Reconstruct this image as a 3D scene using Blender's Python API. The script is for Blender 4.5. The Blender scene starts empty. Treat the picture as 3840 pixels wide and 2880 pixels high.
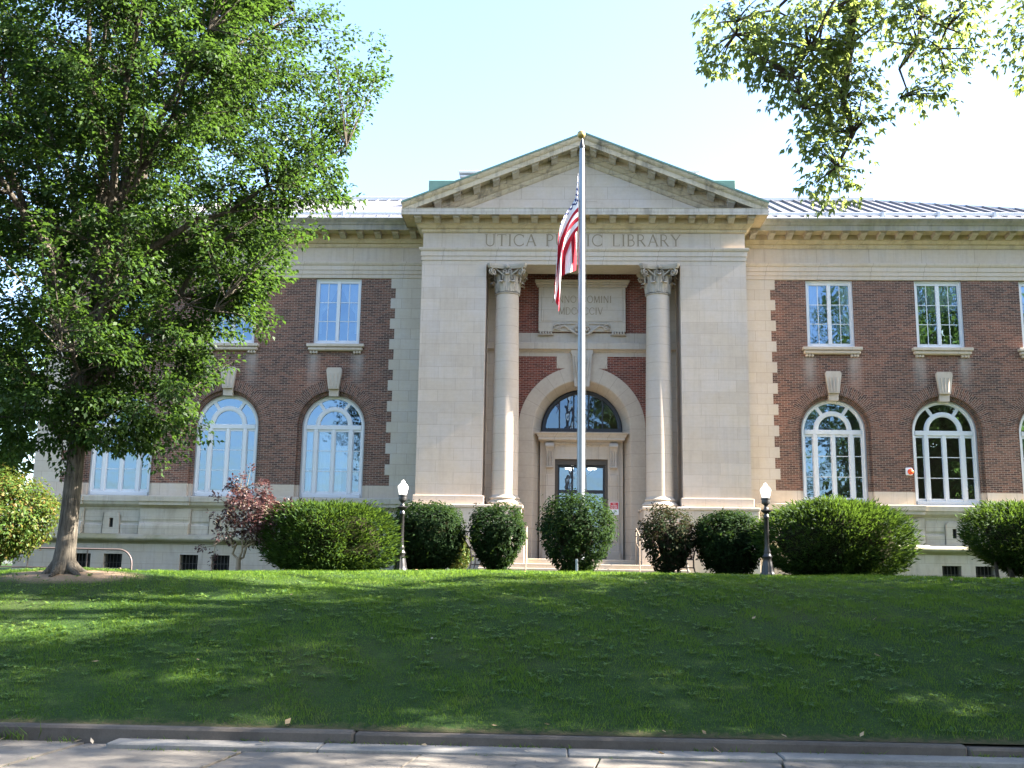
import bpy, math, random
import numpy as np
from mathutils import Vector, Matrix
from mathutils.geometry import tessellate_polygon

random.seed(7)
rng = np.random.default_rng(11)
R = math.radians
S = bpy.context.scene
C = S.collection

# ------------------------------------------------------------------ camera, sky, sun, exposure
CAM = Vector((-0.977, -36.0, 1.6))
YAW, PITCH, ROLL = -0.04075, 0.1770, 0.01505
cd = bpy.data.cameras.new('camera'); cam = bpy.data.objects.new('camera', cd); C.objects.link(cam)
cd.sensor_width = 36.0; cd.lens = 36.0 * 3883.0 / 3840.0; cd.clip_start = 0.1; cd.clip_end = 3000
_f = Vector((math.sin(YAW) * math.cos(PITCH), math.cos(YAW) * math.cos(PITCH), math.sin(PITCH)))
_r = Vector((math.cos(YAW), -math.sin(YAW), 0)); _u = _r.cross(_f)
_r2 = math.cos(ROLL) * _r + math.sin(ROLL) * _u; _u2 = -math.sin(ROLL) * _r + math.cos(ROLL) * _u
m = Matrix.Identity(4)
for i in range(3):
    m[i][0] = _r2[i]; m[i][1] = _u2[i]; m[i][2] = -_f[i]; m[i][3] = CAM[i]
cam.matrix_world = m
S.camera = cam

SUN_EL, SUN_AZ = R(35.0), R(90.8)          # azimuth clockwise from +Y: sun stands to the right, a little in front of the facade
w = bpy.data.worlds.new('World'); S.world = w; w.use_nodes = True
_sk = w.node_tree.nodes.new('ShaderNodeTexSky'); _sk.sky_type = 'NISHITA'; _sk.sun_disc = False
_sk.sun_elevation = SUN_EL; _sk.sun_rotation = SUN_AZ; _sk.dust_density = 1.8; _sk.air_density = 1.0; _sk.ozone_density = 2.5
w.node_tree.links.new(_sk.outputs[0], w.node_tree.nodes['Background'].inputs[0])
w.node_tree.nodes['Background'].inputs[1].default_value = 0.071
sl = bpy.data.lights.new('sun', 'SUN'); sl.energy = 5.0; sl.angle = R(0.53); sl.color = (1.0, 0.93, 0.82)
so = bpy.data.objects.new('sun', sl); C.objects.link(so); so.location = (60, -2, 50)
sd = Vector((math.cos(SUN_EL) * math.sin(SUN_AZ), math.cos(SUN_EL) * math.cos(SUN_AZ), math.sin(SUN_EL)))
so.rotation_euler = sd.to_track_quat('Z', 'Y').to_euler()
S.view_settings.view_transform = 'Standard'; S.view_settings.look = 'None'
S.view_settings.exposure = 3.27; S.view_settings.gamma = 1.0
S.render.engine = 'CYCLES'
S.cycles.max_bounces = 7; S.cycles.diffuse_bounces = 4; S.cycles.transparent_max_bounces = 12
S.cycles.use_denoising = True

# ------------------------------------------------------------------ object helpers
def wloc(o):
    v = Vector((0, 0, 0))
    while o is not None:
        v += o.location; o = o.parent
    return v

def tag(o, label=None, cat=None, group=None, kind=None):
    if label: o['label'] = label
    if cat: o['category'] = cat
    if group: o['group'] = group
    if kind: o['kind'] = kind
    return o

def empty(name, loc, label, cat, group=None):
    o = bpy.data.objects.new(name, None); C.objects.link(o); o.location = loc
    o.empty_display_size = 0.2
    return tag(o, label, cat, group)

def link_mesh(name, me, mats, parent=None, origin=None):
    o = bpy.data.objects.new(name, me); C.objects.link(o)
    for mt in (mats if isinstance(mats, (list, tuple)) else [mats]): me.materials.append(mt)
    base = wloc(parent) if parent else Vector((0, 0, 0))
    org = Vector(origin) if origin is not None else base
    if org.length > 0: me.transform(Matrix.Translation(-org))
    if parent: o.parent = parent
    o.location = org - base
    return o

def copy_tree(o, parent=None):
    c = o.copy(); C.objects.link(c); c.parent = parent
    for ch in list(o.children): copy_tree(ch, c)
    return c

class MB:
    def __init__(s): s.v = []; s.f = []; s.mi = []
    def add(s, vs, fs, mi=0):
        b = len(s.v); s.v += [tuple(p) for p in vs]; s.f += [tuple(b + i for i in f) for f in fs]; s.mi += [mi] * len(fs); return s
    def box(s, x0, x1, y0, y1, z0, z1, mi=0):
        return s.add([(x0, y0, z0), (x1, y0, z0), (x1, y1, z0), (x0, y1, z0), (x0, y0, z1), (x1, y0, z1), (x1, y1, z1), (x0, y1, z1)],
                     [(0, 3, 2, 1), (4, 5, 6, 7), (0, 1, 5, 4), (1, 2, 6, 5), (2, 3, 7, 6), (3, 0, 4, 7)], mi)
    def bevbox(s, x0, x1, y0, y1, z0, z1, b, mi=0):
        # box with chamfered vertical and top/bottom front edges (b metres)
        P = []
        for (ix, iy, iz) in [(0, 0, 0), (1, 0, 0), (1, 1, 0), (0, 1, 0), (0, 0, 1), (1, 0, 1), (1, 1, 1), (0, 1, 1)]:
            for ax in range(3):
                d = [b if k != ax else 0 for k in range(3)]
                P.append((x0 + d[0] if ix == 0 else x1 - d[0], y0 + d[1] if iy == 0 else y1 - d[1], z0 + d[2] if iz == 0 else z1 - d[2]))
        import itertools
        base = len(s.v)
        bmv = [Vector(p) for p in P]
        import bmesh
        bm = bmesh.new()
        for p in bmv: bm.verts.new(p)
        bmesh.ops.convex_hull(bm, input=bm.verts)
        bm.verts.index_update()
        vs = [v.co[:] for v in bm.verts]; fs = [[v.index for v in f.verts] for f in bm.faces]
        bm.free()
        return s.add(vs, fs, mi)
    def prism(s, poly, fn0, fn1, mi=0, caps=True):
        # poly 2D; fn0/fn1 map 2D->3D for the two ends
        n = len(poly); vs = [fn0(p) for p in poly] + [fn1(p) for p in poly]
        fs = [(i, (i + 1) % n, n + (i + 1) % n, n + i) for i in range(n)]
        s.add(vs, fs, mi)
        if caps:
            s.flat(poly, [], fn0, mi); s.flat(poly, [], fn1, mi)
        return s
    def flat(s, outer, holes, fn, mi=0):
        loops = [[Vector((p[0], p[1], 0)) for p in outer]] + [[Vector((p[0], p[1], 0)) for p in h] for h in holes]
        tri = tessellate_polygon(loops)
        pts = [p for l in loops for p in l]
        return s.add([fn((p.x, p.y)) for p in pts], [tuple(t) for t in tri], mi)
    def strips(s, loops, closed=False, mi=0):
        n = len(loops[0])
        vs = [p for l in loops for p in l]; fs = []
        for a in range(len(loops) - 1):
            for i in range(n if closed else n - 1):
                j = (i + 1) % n
                fs.append((a * n + i, a * n + j, (a + 1) * n + j, (a + 1) * n + i))
        return s.add(vs, fs, mi)
    def lathe(s, prof, c=(0, 0, 0), n=20, mi=0, fl=None):
        loops = []
        for (r, z) in prof:
            loops.append([(c[0] + r * (1 + (fl[0] * math.cos(fl[1] * 2 * math.pi * k / n) if fl else 0)) * math.cos(2 * math.pi * k / n),
                           c[1] + r * (1 + (fl[0] * math.cos(fl[1] * 2 * math.pi * k / n) if fl else 0)) * math.sin(2 * math.pi * k / n), c[2] + z) for k in range(n)])
        s.strips(loops, True, mi)
        s.add(loops[0], [tuple(range(n))[::-1]], mi); s.add(loops[-1], [tuple(range(n))], mi)
        return s
    def tube(s, pts, rad, n=8, mi=0, caps=True):
        pts = [Vector(p) for p in pts]
        if not hasattr(rad, '__len__'): rad = [rad] * len(pts)
        loops = []; prev = None
        for i, p in enumerate(pts):
            t = (pts[min(i + 1, len(pts) - 1)] - pts[max(i - 1, 0)])
            t = t.normalized() if t.length > 1e-9 else Vector((0, 0, 1))
            if prev is None:
                a = t.cross(Vector((0, 0, 1)));
                if a.length < 1e-3: a = t.cross(Vector((1, 0, 0)))
                a.normalize()
            else:
                a = prev - t * prev.dot(t); a.normalize()
            prev = a; b = t.cross(a)
            loops.append([tuple(p + rad[i] * (math.cos(2 * math.pi * k / n) * a + math.sin(2 * math.pi * k / n) * b)) for k in range(n)])
        s.strips(loops, True, mi)
        if caps:
            s.add(loops[0], [tuple(range(n))], mi); s.add(loops[-1], [tuple(range(n))[::-1]], mi)
        return s
    def sphere(s, c, r, n=12, mi=0, sq=(1, 1, 1)):
        prof = [(max(1e-4, math.sin(math.pi * k / n)), -math.cos(math.pi * k / n)) for k in range(n + 1)]
        loops = [[(c[0] + r * sq[0] * p * math.cos(2 * math.pi * k / (2 * n)), c[1] + r * sq[1] * p * math.sin(2 * math.pi * k / (2 * n)), c[2] + r * sq[2] * z) for k in range(2 * n)] for p, z in prof]
        return s.strips(loops, True, mi)
    def sweep(s, prof, path, mi=0, caps=True):
        # prof [(out,z)], path [(x,y)], outward = right-hand side of the path
        P = [Vector(p) for p in path]; nrm = []
        for i in range(len(P)):
            ds = []
            if i > 0: ds.append((P[i] - P[i - 1]).normalized())
            if i < len(P) - 1: ds.append((P[i + 1] - P[i]).normalized())
            ns = [Vector((d.y, -d.x)) for d in ds]
            if len(ns) == 1: nrm.append(ns[0])
            else: nrm.append((ns[0] + ns[1]) / (1 + ns[0].dot(ns[1])))
        loops = [[(P[i].x + o * nrm[i].x, P[i].y + o * nrm[i].y, z) for (o, z) in prof] for i in range(len(P))]
        s.strips(loops, False, mi)
        if caps:
            for l in (loops[0], loops[-1]): s.add(l, [tuple(range(len(l)))], mi)
        return s
    def build(s, name, mats, parent=None, origin=None, smooth=False):
        me = bpy.data.meshes.new(name); me.from_pydata(s.v, [], s.f)
        if any(s.mi): me.polygons.foreach_set('material_index', s.mi)
        import bmesh
        bm = bmesh.new(); bm.from_mesh(me)
        bmesh.ops.remove_doubles(bm, verts=bm.verts, dist=1e-5)
        bmesh.ops.recalc_face_normals(bm, faces=bm.faces); bm.to_mesh(me); bm.free()
        if smooth:
            me.polygons.foreach_set('use_smooth', [True] * len(me.polygons))
            try: me.set_sharp_from_angle(angle=R(smooth if smooth is not True else 40))
            except Exception: pass
        me.update()
        return link_mesh(name, me, mats, parent, origin)

def mesh_np(name, V, F, mats, parent=None, origin=None, mi=None):
    me = bpy.data.meshes.new(name); k = F.shape[1]
    me.vertices.add(len(V)); me.vertices.foreach_set('co', np.ascontiguousarray(V, dtype=np.float32).ravel())
    me.loops.add(F.size); me.loops.foreach_set('vertex_index', np.ascontiguousarray(F, dtype=np.int32).ravel())
    me.polygons.add(len(F)); me.polygons.foreach_set('loop_start', np.arange(0, F.size, k, dtype=np.int32))
    me.polygons.foreach_set('loop_total', np.full(len(F), k, dtype=np.int32))
    if mi is not None: me.polygons.foreach_set('material_index', mi.astype(np.int32))
    me.update(calc_edges=True); me.validate()
    return link_mesh(name, me, mats, parent, origin)

# ------------------------------------------------------------------ material helpers
class NT:
    def __init__(s, name):
        s.m = bpy.data.materials.new(name); s.m.use_nodes = True; s.t = s.m.node_tree
        s.t.nodes.clear(); s.out = s.t.nodes.new('ShaderNodeOutputMaterial')
    def n(s, typ, ins=None, **props):
        nd = s.t.nodes.new('ShaderNode' + typ)
        for k, v in props.items(): setattr(nd, k, v)
        for k, v in (ins or {}).items():
            sock = nd.inputs[k]
            if isinstance(v, bpy.types.NodeSocket): s.t.links.new(v, sock)
            else: sock.default_value = v
        return nd
    def math(s, op, a, b=0.0, c=None):
        d = {0: a, 1: b}
        if c is not None: d[2] = c
        return s.n('Math', d, operation=op).outputs[0]
    def mix(s, f, a, b, mode='MIX'):
        nd = s.n('Mix', data_type='RGBA', blend_type=mode)
        for i, v in ((0, f), (6, a), (7, b)):
            if isinstance(v, bpy.types.NodeSocket): s.t.links.new(v, nd.inputs[i])
            else: nd.inputs[i].default_value = v
        return nd.outputs[2]
    def ramp(s, f, stops, interp='LINEAR'):
        nd = s.n('ValToRGB', {0: f}); cr = nd.color_ramp; cr.interpolation = interp
        while len(cr.elements) < len(stops): cr.elements.new(0.5)
        for e, (p, c) in zip(cr.elements, stops):
            e.position = p; e.color = c if len(c) == 4 else (*c, 1)
        return nd.outputs[0]
    def noise(s, vec, scale, detail=4, rough=0.55, dist=0.0):
        return s.n('TexNoise', {'Vector': vec, 'Scale': scale, 'Detail': detail, 'Roughness': rough, 'Distortion': dist}).outputs[0]
    def surf(s, sh): s.t.links.new(sh, s.out.inputs[0]); return s.m

def c4(r, g, b): return (r, g, b, 1)

def plain(name, col, rough=0.6, metal=0.0, var=0.12, vscale=6.0, spec=0.4, bump=0.0, bscale=40.0):
    t = NT(name); pos = t.n('TexCoord').outputs['Object']
    nz = t.noise(pos, vscale, 5)
    lo = c4(*[max(0, x * (1 - var)) for x in col]); hi = c4(*[min(1, x * (1 + var)) for x in col])
    cc = t.mix(nz, lo, hi)
    d = {'Base Color': cc, 'Roughness': rough, 'Metallic': metal, 'Specular IOR Level': spec}
    if bump:
        d['Normal'] = t.n('Bump', {'Height': t.noise(pos, bscale, 4), 'Strength': bump, 'Distance': 0.01}).outputs[0]
    return t.surf(t.n('BsdfPrincipled', d).outputs[0])

def wallvec(t, offx=0.0, offz=0.0, sx=1.0, sz=1.0):
    p = t.n('NewGeometry').outputs['Position']; q = t.n('SeparateXYZ', {0: p})
    xy = t.math('ADD', q.outputs[0], q.outputs[1])
    u = t.math('MULTIPLY_ADD', xy, sx, offx); v = t.math('MULTIPLY_ADD', q.outputs[2], sz, offz)
    return p, t.n('CombineXYZ', {0: u, 1: v, 2: 0.0}).outputs[0], q

def stone(name, base, row=0.40, width=1.25, offz=0.0, mort=0.006, var=0.10, mortar_dark=0.55, stain=0.0, streak=0.0, warm=0.0, moss=0.0, bump=0.35, offset=0.5):
    t = NT(name); pos, vec, q = wallvec(t, 0.0, offz)
    br = t.n('TexBrick', {'Vector': vec, 'Color1': c4(0.40, 0.40, 0.40), 'Color2': c4(0.62, 0.62, 0.62), 'Mortar': c4(0.5, 0.5, 0.5), 'Scale': 1.0,
                          'Mortar Size': mort, 'Mortar Smooth': 0.2, 'Bias': 0.0, 'Brick Width': width, 'Row Height': row}, offset=offset)
    g = t.n('SeparateColor', {0: br.outputs[0]}).outputs[0]
    n1 = t.noise(pos, 1.1, 6, 0.6); n2 = t.noise(pos, 9.0, 5, 0.6)
    st = t.n('Mapping', {'Vector': pos, 'Scale': (1.2, 1.2, 14.0)}).outputs[0]
    n3 = t.noise(st, 1.4, 4, 0.6)
    val = t.math('ADD', t.math('MULTIPLY', t.math('SUBTRACT', g, 0.51), var * 4), 1.0)
    val = t.math('MULTIPLY', val, t.math('MULTIPLY_ADD', n1, 0.30, 0.85))
    val = t.math('MULTIPLY', val, t.math('MULTIPLY_ADD', n2, 0.16, 0.92))
    val = t.math('MULTIPLY', val, t.math('MULTIPLY_ADD', n3, 0.14, 0.93))
    col = t.n('VectorMath', {0: (base[0], base[1], base[2]), 'Scale': val}, operation='SCALE').outputs[0]
    # block to block hue drift between buff and grey
    grey = (base[0] * 0.90, base[1] * 0.955, base[2] * 1.08, 1)
    col = t.mix(t.math('MULTIPLY', t.ramp(n1, [(0.42, (0, 0, 0)), (0.62, (1, 1, 1))]), 0.6), col, t.n('VectorMath', {0: grey[:3], 'Scale': val}, operation='SCALE').outputs[0])
    if stain:
        sv = t.n('Mapping', {'Vector': pos, 'Scale': (2.6, 2.6, 0.7)}).outputs[0]
        ns = t.noise(sv, 1.0, 7, 0.65, 0.4)
        col = t.mix(t.math('MULTIPLY', t.ramp(ns, [(0.50, (0, 0, 0)), (0.68, (1, 1, 1))]), stain), col, c4(0.075, 0.070, 0.062))
    if moss:
        nm = t.noise(t.n('Mapping', {'Vector': pos, 'Scale': (0.7, 0.7, 2.5)}).outputs[0], 1.3, 5, 0.6)
        col = t.mix(t.math('MULTIPLY', t.ramp(nm, [(0.40, (0, 0, 0)), (0.62, (1, 1, 1))]), moss), col, c4(0.17, 0.155, 0.055))
    if streak:
        sv = t.n('Mapping', {'Vector': pos, 'Scale': (9.0, 9.0, 0.5)}).outputs[0]
        ns = t.noise(sv, 1.0, 5, 0.6)
        col = t.mix(t.math('MULTIPLY', t.ramp(ns, [(0.50, (0, 0, 0)), (0.72, (1, 1, 1))]), streak), col, c4(0.10, 0.095, 0.085))
    col = t.mix(t.math('MULTIPLY', br.outputs['Fac'], mortar_dark), col, c4(0.16, 0.14, 0.115))
    h = t.math('SUBTRACT', t.math('MULTIPLY', n2, 0.25), br.outputs['Fac'])
    h = t.math('ADD', h, t.math('MULTIPLY', g, 1.3))
    bp = t.n('Bump', {'Height': h, 'Strength': bump, 'Distance': 0.006}).outputs[0]
    return t.surf(t.n('BsdfPrincipled', {'Base Color': col, 'Roughness': 0.85, 'Specular IOR Level': 0.2, 'Normal': bp}).outputs[0])

def brickmat(name, polar=False, dark=(0.056, 0.034, 0.029), light=(0.205, 0.096, 0.064), mortar=(0.34, 0.275, 0.225), row=0.0642, width=0.205, rcen=1.45, efflo=True, bias=-0.15):
    t = NT(name)
    if polar:
        p = t.n('TexCoord').outputs['Object']; q = t.n('SeparateXYZ', {0: p})
        ang = t.math('ARCTAN2', q.outputs[2], q.outputs[0])
        rad = t.math('SQRT', t.math('ADD', t.math('MULTIPLY', q.outputs[0], q.outputs[0]), t.math('MULTIPLY', q.outputs[2], q.outputs[2])))
        u = t.math('ADD', rad, q.outputs[1]); v = t.math('MULTIPLY', ang, rcen)
        vec = t.n('CombineXYZ', {0: u, 1: v, 2: 0.0}).outputs[0]; pos = t.n('NewGeometry').outputs['Position']
    else:
        pos, vec, q = wallvec(t)
    br = t.n('TexBrick', {'Vector': vec, 'Color1': c4(0, 0, 0), 'Color2': c4(1, 1, 1), 'Mortar': c4(0.5, 0.5, 0.5), 'Scale': 1.0,
                          'Mortar Size': 0.0055, 'Mortar Smooth': 0.3, 'Bias': bias, 'Brick Width': width, 'Row Height': row})
    g = t.n('SeparateColor', {0: br.outputs[0]}).outputs[0]
    n1 = t.noise(pos, 0.55, 5, 0.6); n2 = t.noise(pos, 22.0, 3)
    f = t.math('ADD', t.math('MULTIPLY', g, 0.62), t.math('MULTIPLY', n1, 0.45))
    f = t.math('ADD', f, t.math('MULTIPLY_ADD', n2, 0.3, -0.22))
    mid = tuple(0.5 * (a + b) for a, b in zip(dark, light))
    col = t.ramp(f, [(0.10, dark), (0.48, mid), (0.95, light)])
    mo = t.mix(t.noise(pos, 1.8, 4), c4(*[x * 0.6 for x in mortar]), c4(*[x * 1.25 for x in mortar]))
    col = t.mix(br.outputs['Fac'], col, mo)
    if efflo:
        sv = t.n('Mapping', {'Vector': pos, 'Scale': (3.0, 3.0, 0.55)}).outputs[0]
        ns = t.noise(sv, 1.0, 5, 0.65)
        col = t.mix(t.math('MULTIPLY', t.ramp(ns, [(0.60, (0, 0, 0)), (0.78, (1, 1, 1))]), 0.30), col, c4(0.30, 0.26, 0.22))
        if not polar:
            ax_ = t.math('ABSOLUTE', q.outputs[0]); dm = 9.0
            for c_ in (7.99, 9.56, 11.80, 13.36): dm = t.math('MINIMUM', t.math('ABSOLUTE', t.math('SUBTRACT', ax_, c_)), dm)
            mk = t.math('MULTIPLY', t.ramp(dm, [(.06, (1, 1, 1)), (.30, (0, 0, 0))]), t.ramp(t.math('MULTIPLY_ADD', q.outputs[2], .5, -3.85), [(.0, (0, 0, 0)), (.68, (1, 1, 1)), (.70, (0, 0, 0))]))
            mk = t.math('MULTIPLY', mk, t.math('MULTIPLY_ADD', ns, 1.6, -.25))
            col = t.mix(t.n('Clamp', {0: mk}).outputs[0], col, c4(.33, .30, .27))
            pz = t.noise(pos, .38, 3, .5); col = t.mix(t.ramp(pz, [(.50, (0, 0, 0)), (.64, (.55, .55, .55))]), col, t.mix(1.0, col, c4(1.45, 1.22, 1.12), 'MULTIPLY'))
    h = t.math('ADD', t.math('MULTIPLY', br.outputs['Fac'], -1.0), t.math('MULTIPLY', g, 0.3))
    bp = t.n('Bump', {'Height': h, 'Strength': 0.5, 'Distance': 0.006}).outputs[0]
    return t.surf(t.n('BsdfPrincipled', {'Base Color': col, 'Roughness': 0.9, 'Specular IOR Level': 0.15, 'Normal': bp}).outputs[0])

def leafmat(name, stops, trans=0.4, rough=0.45, spec=0.35, tint=(0.42, 0.60, 0.10), tmul=1.0):
    t = NT(name); ri = t.n('NewGeometry').outputs['Random Per Island']
    pos = t.n('NewGeometry').outputs['Position']
    f = t.math('ADD', t.math('MULTIPLY', ri, 0.7), t.math('MULTIPLY', t.noise(pos, 0.9, 3), 0.3))
    col = t.ramp(f, stops)
    d = t.n('BsdfPrincipled', {'Base Color': col, 'Roughness': rough, 'Specular IOR Level': spec}).outputs[0]
    tc = t.mix(0.55, col, c4(*tint), 'MIX')
    tc = t.n('VectorMath', {0: tc, 'Scale': tmul}, operation='SCALE').outputs[0]
    tr = t.n('BsdfTranslucent', {'Color': tc}).outputs[0]
    return t.surf(t.n('MixShader', {0: trans, 1: d, 2: tr}).outputs[0])

def glassmat(name, refl=0.30, tint=(0.55, 0.60, 0.62), wav=0.02):
    t = NT(name); pos = t.n('NewGeometry').outputs['Position']
    bp = t.n('Bump', {'Height': t.noise(pos, 1.6, 2), 'Strength': wav, 'Distance': 0.5}).outputs[0]
    gl = t.n('BsdfGlossy', {'Color': c4(0.50, 0.72, 1.0), 'Roughness': 0.0, 'Normal': bp}).outputs[0]
    tp = t.n('BsdfTransparent', {'Color': c4(*tint)}).outputs[0]
    fr = t.n('Fresnel', {'IOR': 1.5}).outputs[0]
    f = t.math('MINIMUM', t.math('ADD', fr, refl), 1.0)
    return t.surf(t.n('MixShader', {0: f, 1: tp, 2: gl}).outputs[0])

def emit(name, col, s):
    t = NT(name); return t.surf(t.n('Emission', {'Color': c4(*col), 'Strength': s}).outputs[0])

LIME = (0.47, 0.385, 0.305)
M = {}
M['pier'] = stone('limestone_pier', LIME, row=0.398, width=1.18, offz=0.02, var=0.13, mortar_dark=0.38, streak=.12)
M['stone'] = stone('limestone_plain', (0.465, 0.385, 0.30), row=3.0, width=1.85, offz=1.5, var=0.07, mort=0.006, mortar_dark=.7, streak=.16)
M['ashlar'] = stone('limestone_wall', (0.44, 0.37, 0.295), row=0.398, width=0.95, var=0.05, mortar_dark=0.4)
M['quoin'] = stone('limestone_quoin', (0.44, 0.38, 0.305), row=0.3746, width=0.72, offz=-4.4, var=0.11, mort=0.006, streak=.08)
M['base'] = stone('limestone_base', (0.40, 0.345, 0.27), row=0.40, width=1.4, var=0.05, stain=0.25, streak=0.15)
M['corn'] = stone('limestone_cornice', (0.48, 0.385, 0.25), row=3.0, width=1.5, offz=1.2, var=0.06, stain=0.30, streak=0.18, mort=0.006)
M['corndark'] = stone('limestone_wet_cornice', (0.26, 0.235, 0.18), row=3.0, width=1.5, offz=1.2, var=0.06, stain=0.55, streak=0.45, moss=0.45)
M['coronagrey'] = stone('limestone_corona', (0.43, 0.375, 0.30), row=3.0, width=1.6, offz=1.4, var=0.08, stain=0.45, streak=0.25, mort=0.007, mortar_dark=.7)
M['ped'] = stone('limestone_pediment', (0.46, 0.38, 0.26), row=0.40, width=1.5, var=0.07, stain=0.75, streak=0.28, mort=0.008, mortar_dark=0.7)
M['tymp'] = stone('limestone_tympanum', (0.47, 0.395, 0.315), row=0.45, width=1.5, offz=0.09, var=0.05, stain=0.10)
M['water'] = stone('limestone_water_table', (0.29, 0.26, 0.19), row=3.0, width=1.7, offz=1.1, var=0.05, stain=0.35, moss=0.55)
M['carved'] = stone('limestone_carved', (0.44, 0.37, 0.295), row=5.0, width=9.0, var=0.02, stain=0.30, mort=0.0)
M['capital'] = stone('limestone_capital', (0.37, 0.315, 0.25), row=5.0, width=9.0, var=0.02, stain=0.65, mort=0.0)  # tone and stain deepened to stand for shade in the carved undercuts
M['step'] = stone('granite_step', (0.38, 0.32, 0.25), row=0.16, width=1.6, offz=0.03, var=0.05, streak=0.1)
M['letter'] = plain('lettering_shade_dirt', (0.235, 0.185, 0.125), 0.9)  # flat strokes; dark colour stands for shadow and dirt of cut letters
M['brick'] = brickmat('brown_brick')
M['brickpolar'] = brickmat('brown_brick_arch', polar=True)
M['brickred'] = brickmat('red_entrance_brick', dark=(0.10, 0.033, 0.024), light=(0.25, 0.072, 0.045), mortar=(0.36, 0.28, 0.23), efflo=False)
M['white'] = plain('white_window_paint', (0.56, 0.565, 0.57), 0.45, var=0.05, vscale=3)
M['glass'] = glassmat('window_glass', 0.20, (0.42, 0.46, 0.48))
M['doorglass'] = glassmat('door_glass', 0.17, (0.7, 0.75, 0.8))
M['lunglass'] = glassmat('lunette_glass', 0.10, (0.28, 0.27, 0.25))
M['dark'] = plain('dark_frame_paint', (0.020, 0.022, 0.028), 0.45, var=0.2)
M['brown'] = plain('brown_door_paint', (0.066, 0.050, 0.036), 0.5, var=0.15)
M['iron'] = plain('black_iron', (0.016, 0.015, 0.016), 0.38, var=0.3, spec=0.6)
M['rust'] = plain('brown_rail_metal', (0.085, 0.062, 0.058), 0.5, var=0.25)
M['tan'] = plain('tan_rail_metal', (0.32, 0.25, 0.19), 0.4, metal=0.3, var=0.2)
M['alu'] = plain('aluminium_pole', (0.24, 0.26, 0.285), 0.42, metal=0.5, var=0.08)
M['gold'] = plain('weathered_gilt', (0.34, 0.25, 0.09), 0.42, metal=0.6, var=0.2)
M['copper'] = plain('verdigris_copper', (0.10, 0.18, 0.150), 0.75, var=0.25, vscale=2.0)
M['roof'] = plain('standing_seam_metal', (0.135, 0.132, 0.145), 0.6, metal=0.0, var=0.06, vscale=1.0)
M['gutter'] = plain('grey_gutter_metal', (0.47, 0.48, 0.52), 0.5, metal=0.1, var=0.1)
t = NT('opal_lamp_glass')
M['opal'] = t.surf(t.n('MixShader', {0: .55, 1: t.n('BsdfPrincipled', {'Base Color': c4(.90, .89, .87), 'Roughness': .25}).outputs[0], 2: t.n('BsdfTranslucent', {'Color': c4(.95, .94, .92)}).outputs[0]}).outputs[0])
M['interior'] = plain('interior_plaster', (0.30, 0.27, 0.22), 0.9)
M['black'] = plain('dark_void', (0.010, 0.010, 0.011), 0.9)
M['fabric'] = plain('white_blind_fabric', (0.80, 0.80, 0.79), 0.9, var=0.04)
M['signred'] = plain('sign_red', (0.50, 0.035, 0.045), 0.4, var=0.04)
M['signwhite'] = plain('sign_white', (0.78, 0.78, 0.78), 0.4, var=0.03)
M['signgrey'] = plain('sign_print', (0.25, 0.25, 0.27), 0.5)
M['orange'] = plain('orange_lens', (0.80, 0.10, 0.03), 0.25, var=0.05)
M['lit'] = emit('lit_lamp_tube', (1.0, 0.93, 0.78), 1.6)

def barkmat(name, a, b, sc=9.0):
    t = NT(name); pos = t.n('NewGeometry').outputs['Position']
    mp = t.n('Mapping', {'Vector': pos, 'Scale': (sc * 2.2, sc * 2.2, sc * 0.28)}).outputs[0]
    n1 = t.noise(mp, 1.0, 6, 0.65, 0.4); n2 = t.noise(pos, 2.5, 4)
    f = t.math('ADD', t.math('MULTIPLY', n1, 0.75), t.math('MULTIPLY', n2, 0.25))
    col = t.ramp(f, [(0.36, a), (0.62, b)])
    bp = t.n('Bump', {'Height': n1, 'Strength': 0.9, 'Distance': 0.03}).outputs[0]
    return t.surf(t.n('BsdfPrincipled', {'Base Color': col, 'Roughness': 0.95, 'Specular IOR Level': 0.1, 'Normal': bp}).outputs[0])
M['bark'] = barkmat('elm_bark', (0.030, 0.026, 0.021), (0.125, 0.108, 0.086), 14.0)
M['barkdark'] = barkmat('maple_bark', (0.025, 0.020, 0.017), (0.10, 0.082, 0.066))
M['barkpale'] = barkmat('ornamental_bark', (0.16, 0.12, 0.085), (0.36, 0.29, 0.22), 14)
M['leaf'] = leafmat('elm_leaf', [(0.0, (0.008, 0.020, 0.006)), (0.55, (0.018, 0.040, 0.010)), (0.95, (0.044, 0.072, 0.018)), (0.985, (0.20, 0.14, 0.02))], 0.30, spec=.14, rough=.5, tint=(0.16, 0.30, 0.035))
M['mapleleaf'] = leafmat('maple_leaf', [(0.0, (0.045, 0.072, 0.026)), (0.6, (0.095, 0.138, 0.044)), (0.96, (0.16, 0.20, 0.06)), (0.99, (0.36, 0.20, 0.05))], 0.50, tint=(0.42, 0.52, 0.11))
M['shade'] = leafmat('street_tree_leaf', [(0.0, (0.03, 0.06, 0.016)), (1.0, (0.08, 0.135, 0.03))], 0.3)
M['yew'] = leafmat('yew_needles', [(0.0, (0.007, 0.016, 0.006)), (0.6, (0.018, 0.040, 0.009)), (0.93, (0.050, 0.092, 0.015)), (0.99, (0.12, 0.07, 0.03))], 0.20, rough=.6, spec=.10, tint=(0.24, 0.40, 0.04))
M['bush'] = leafmat('burning_bush_leaf', [(0.0, (0.005, 0.011, 0.005)), (0.6, (0.010, 0.022, 0.007)), (0.97, (0.021, 0.038, 0.012)), (1.0, (0.07, 0.025, 0.025))], 0.13, rough=0.7, spec=.04, tint=(.15,.28,.04))
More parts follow.
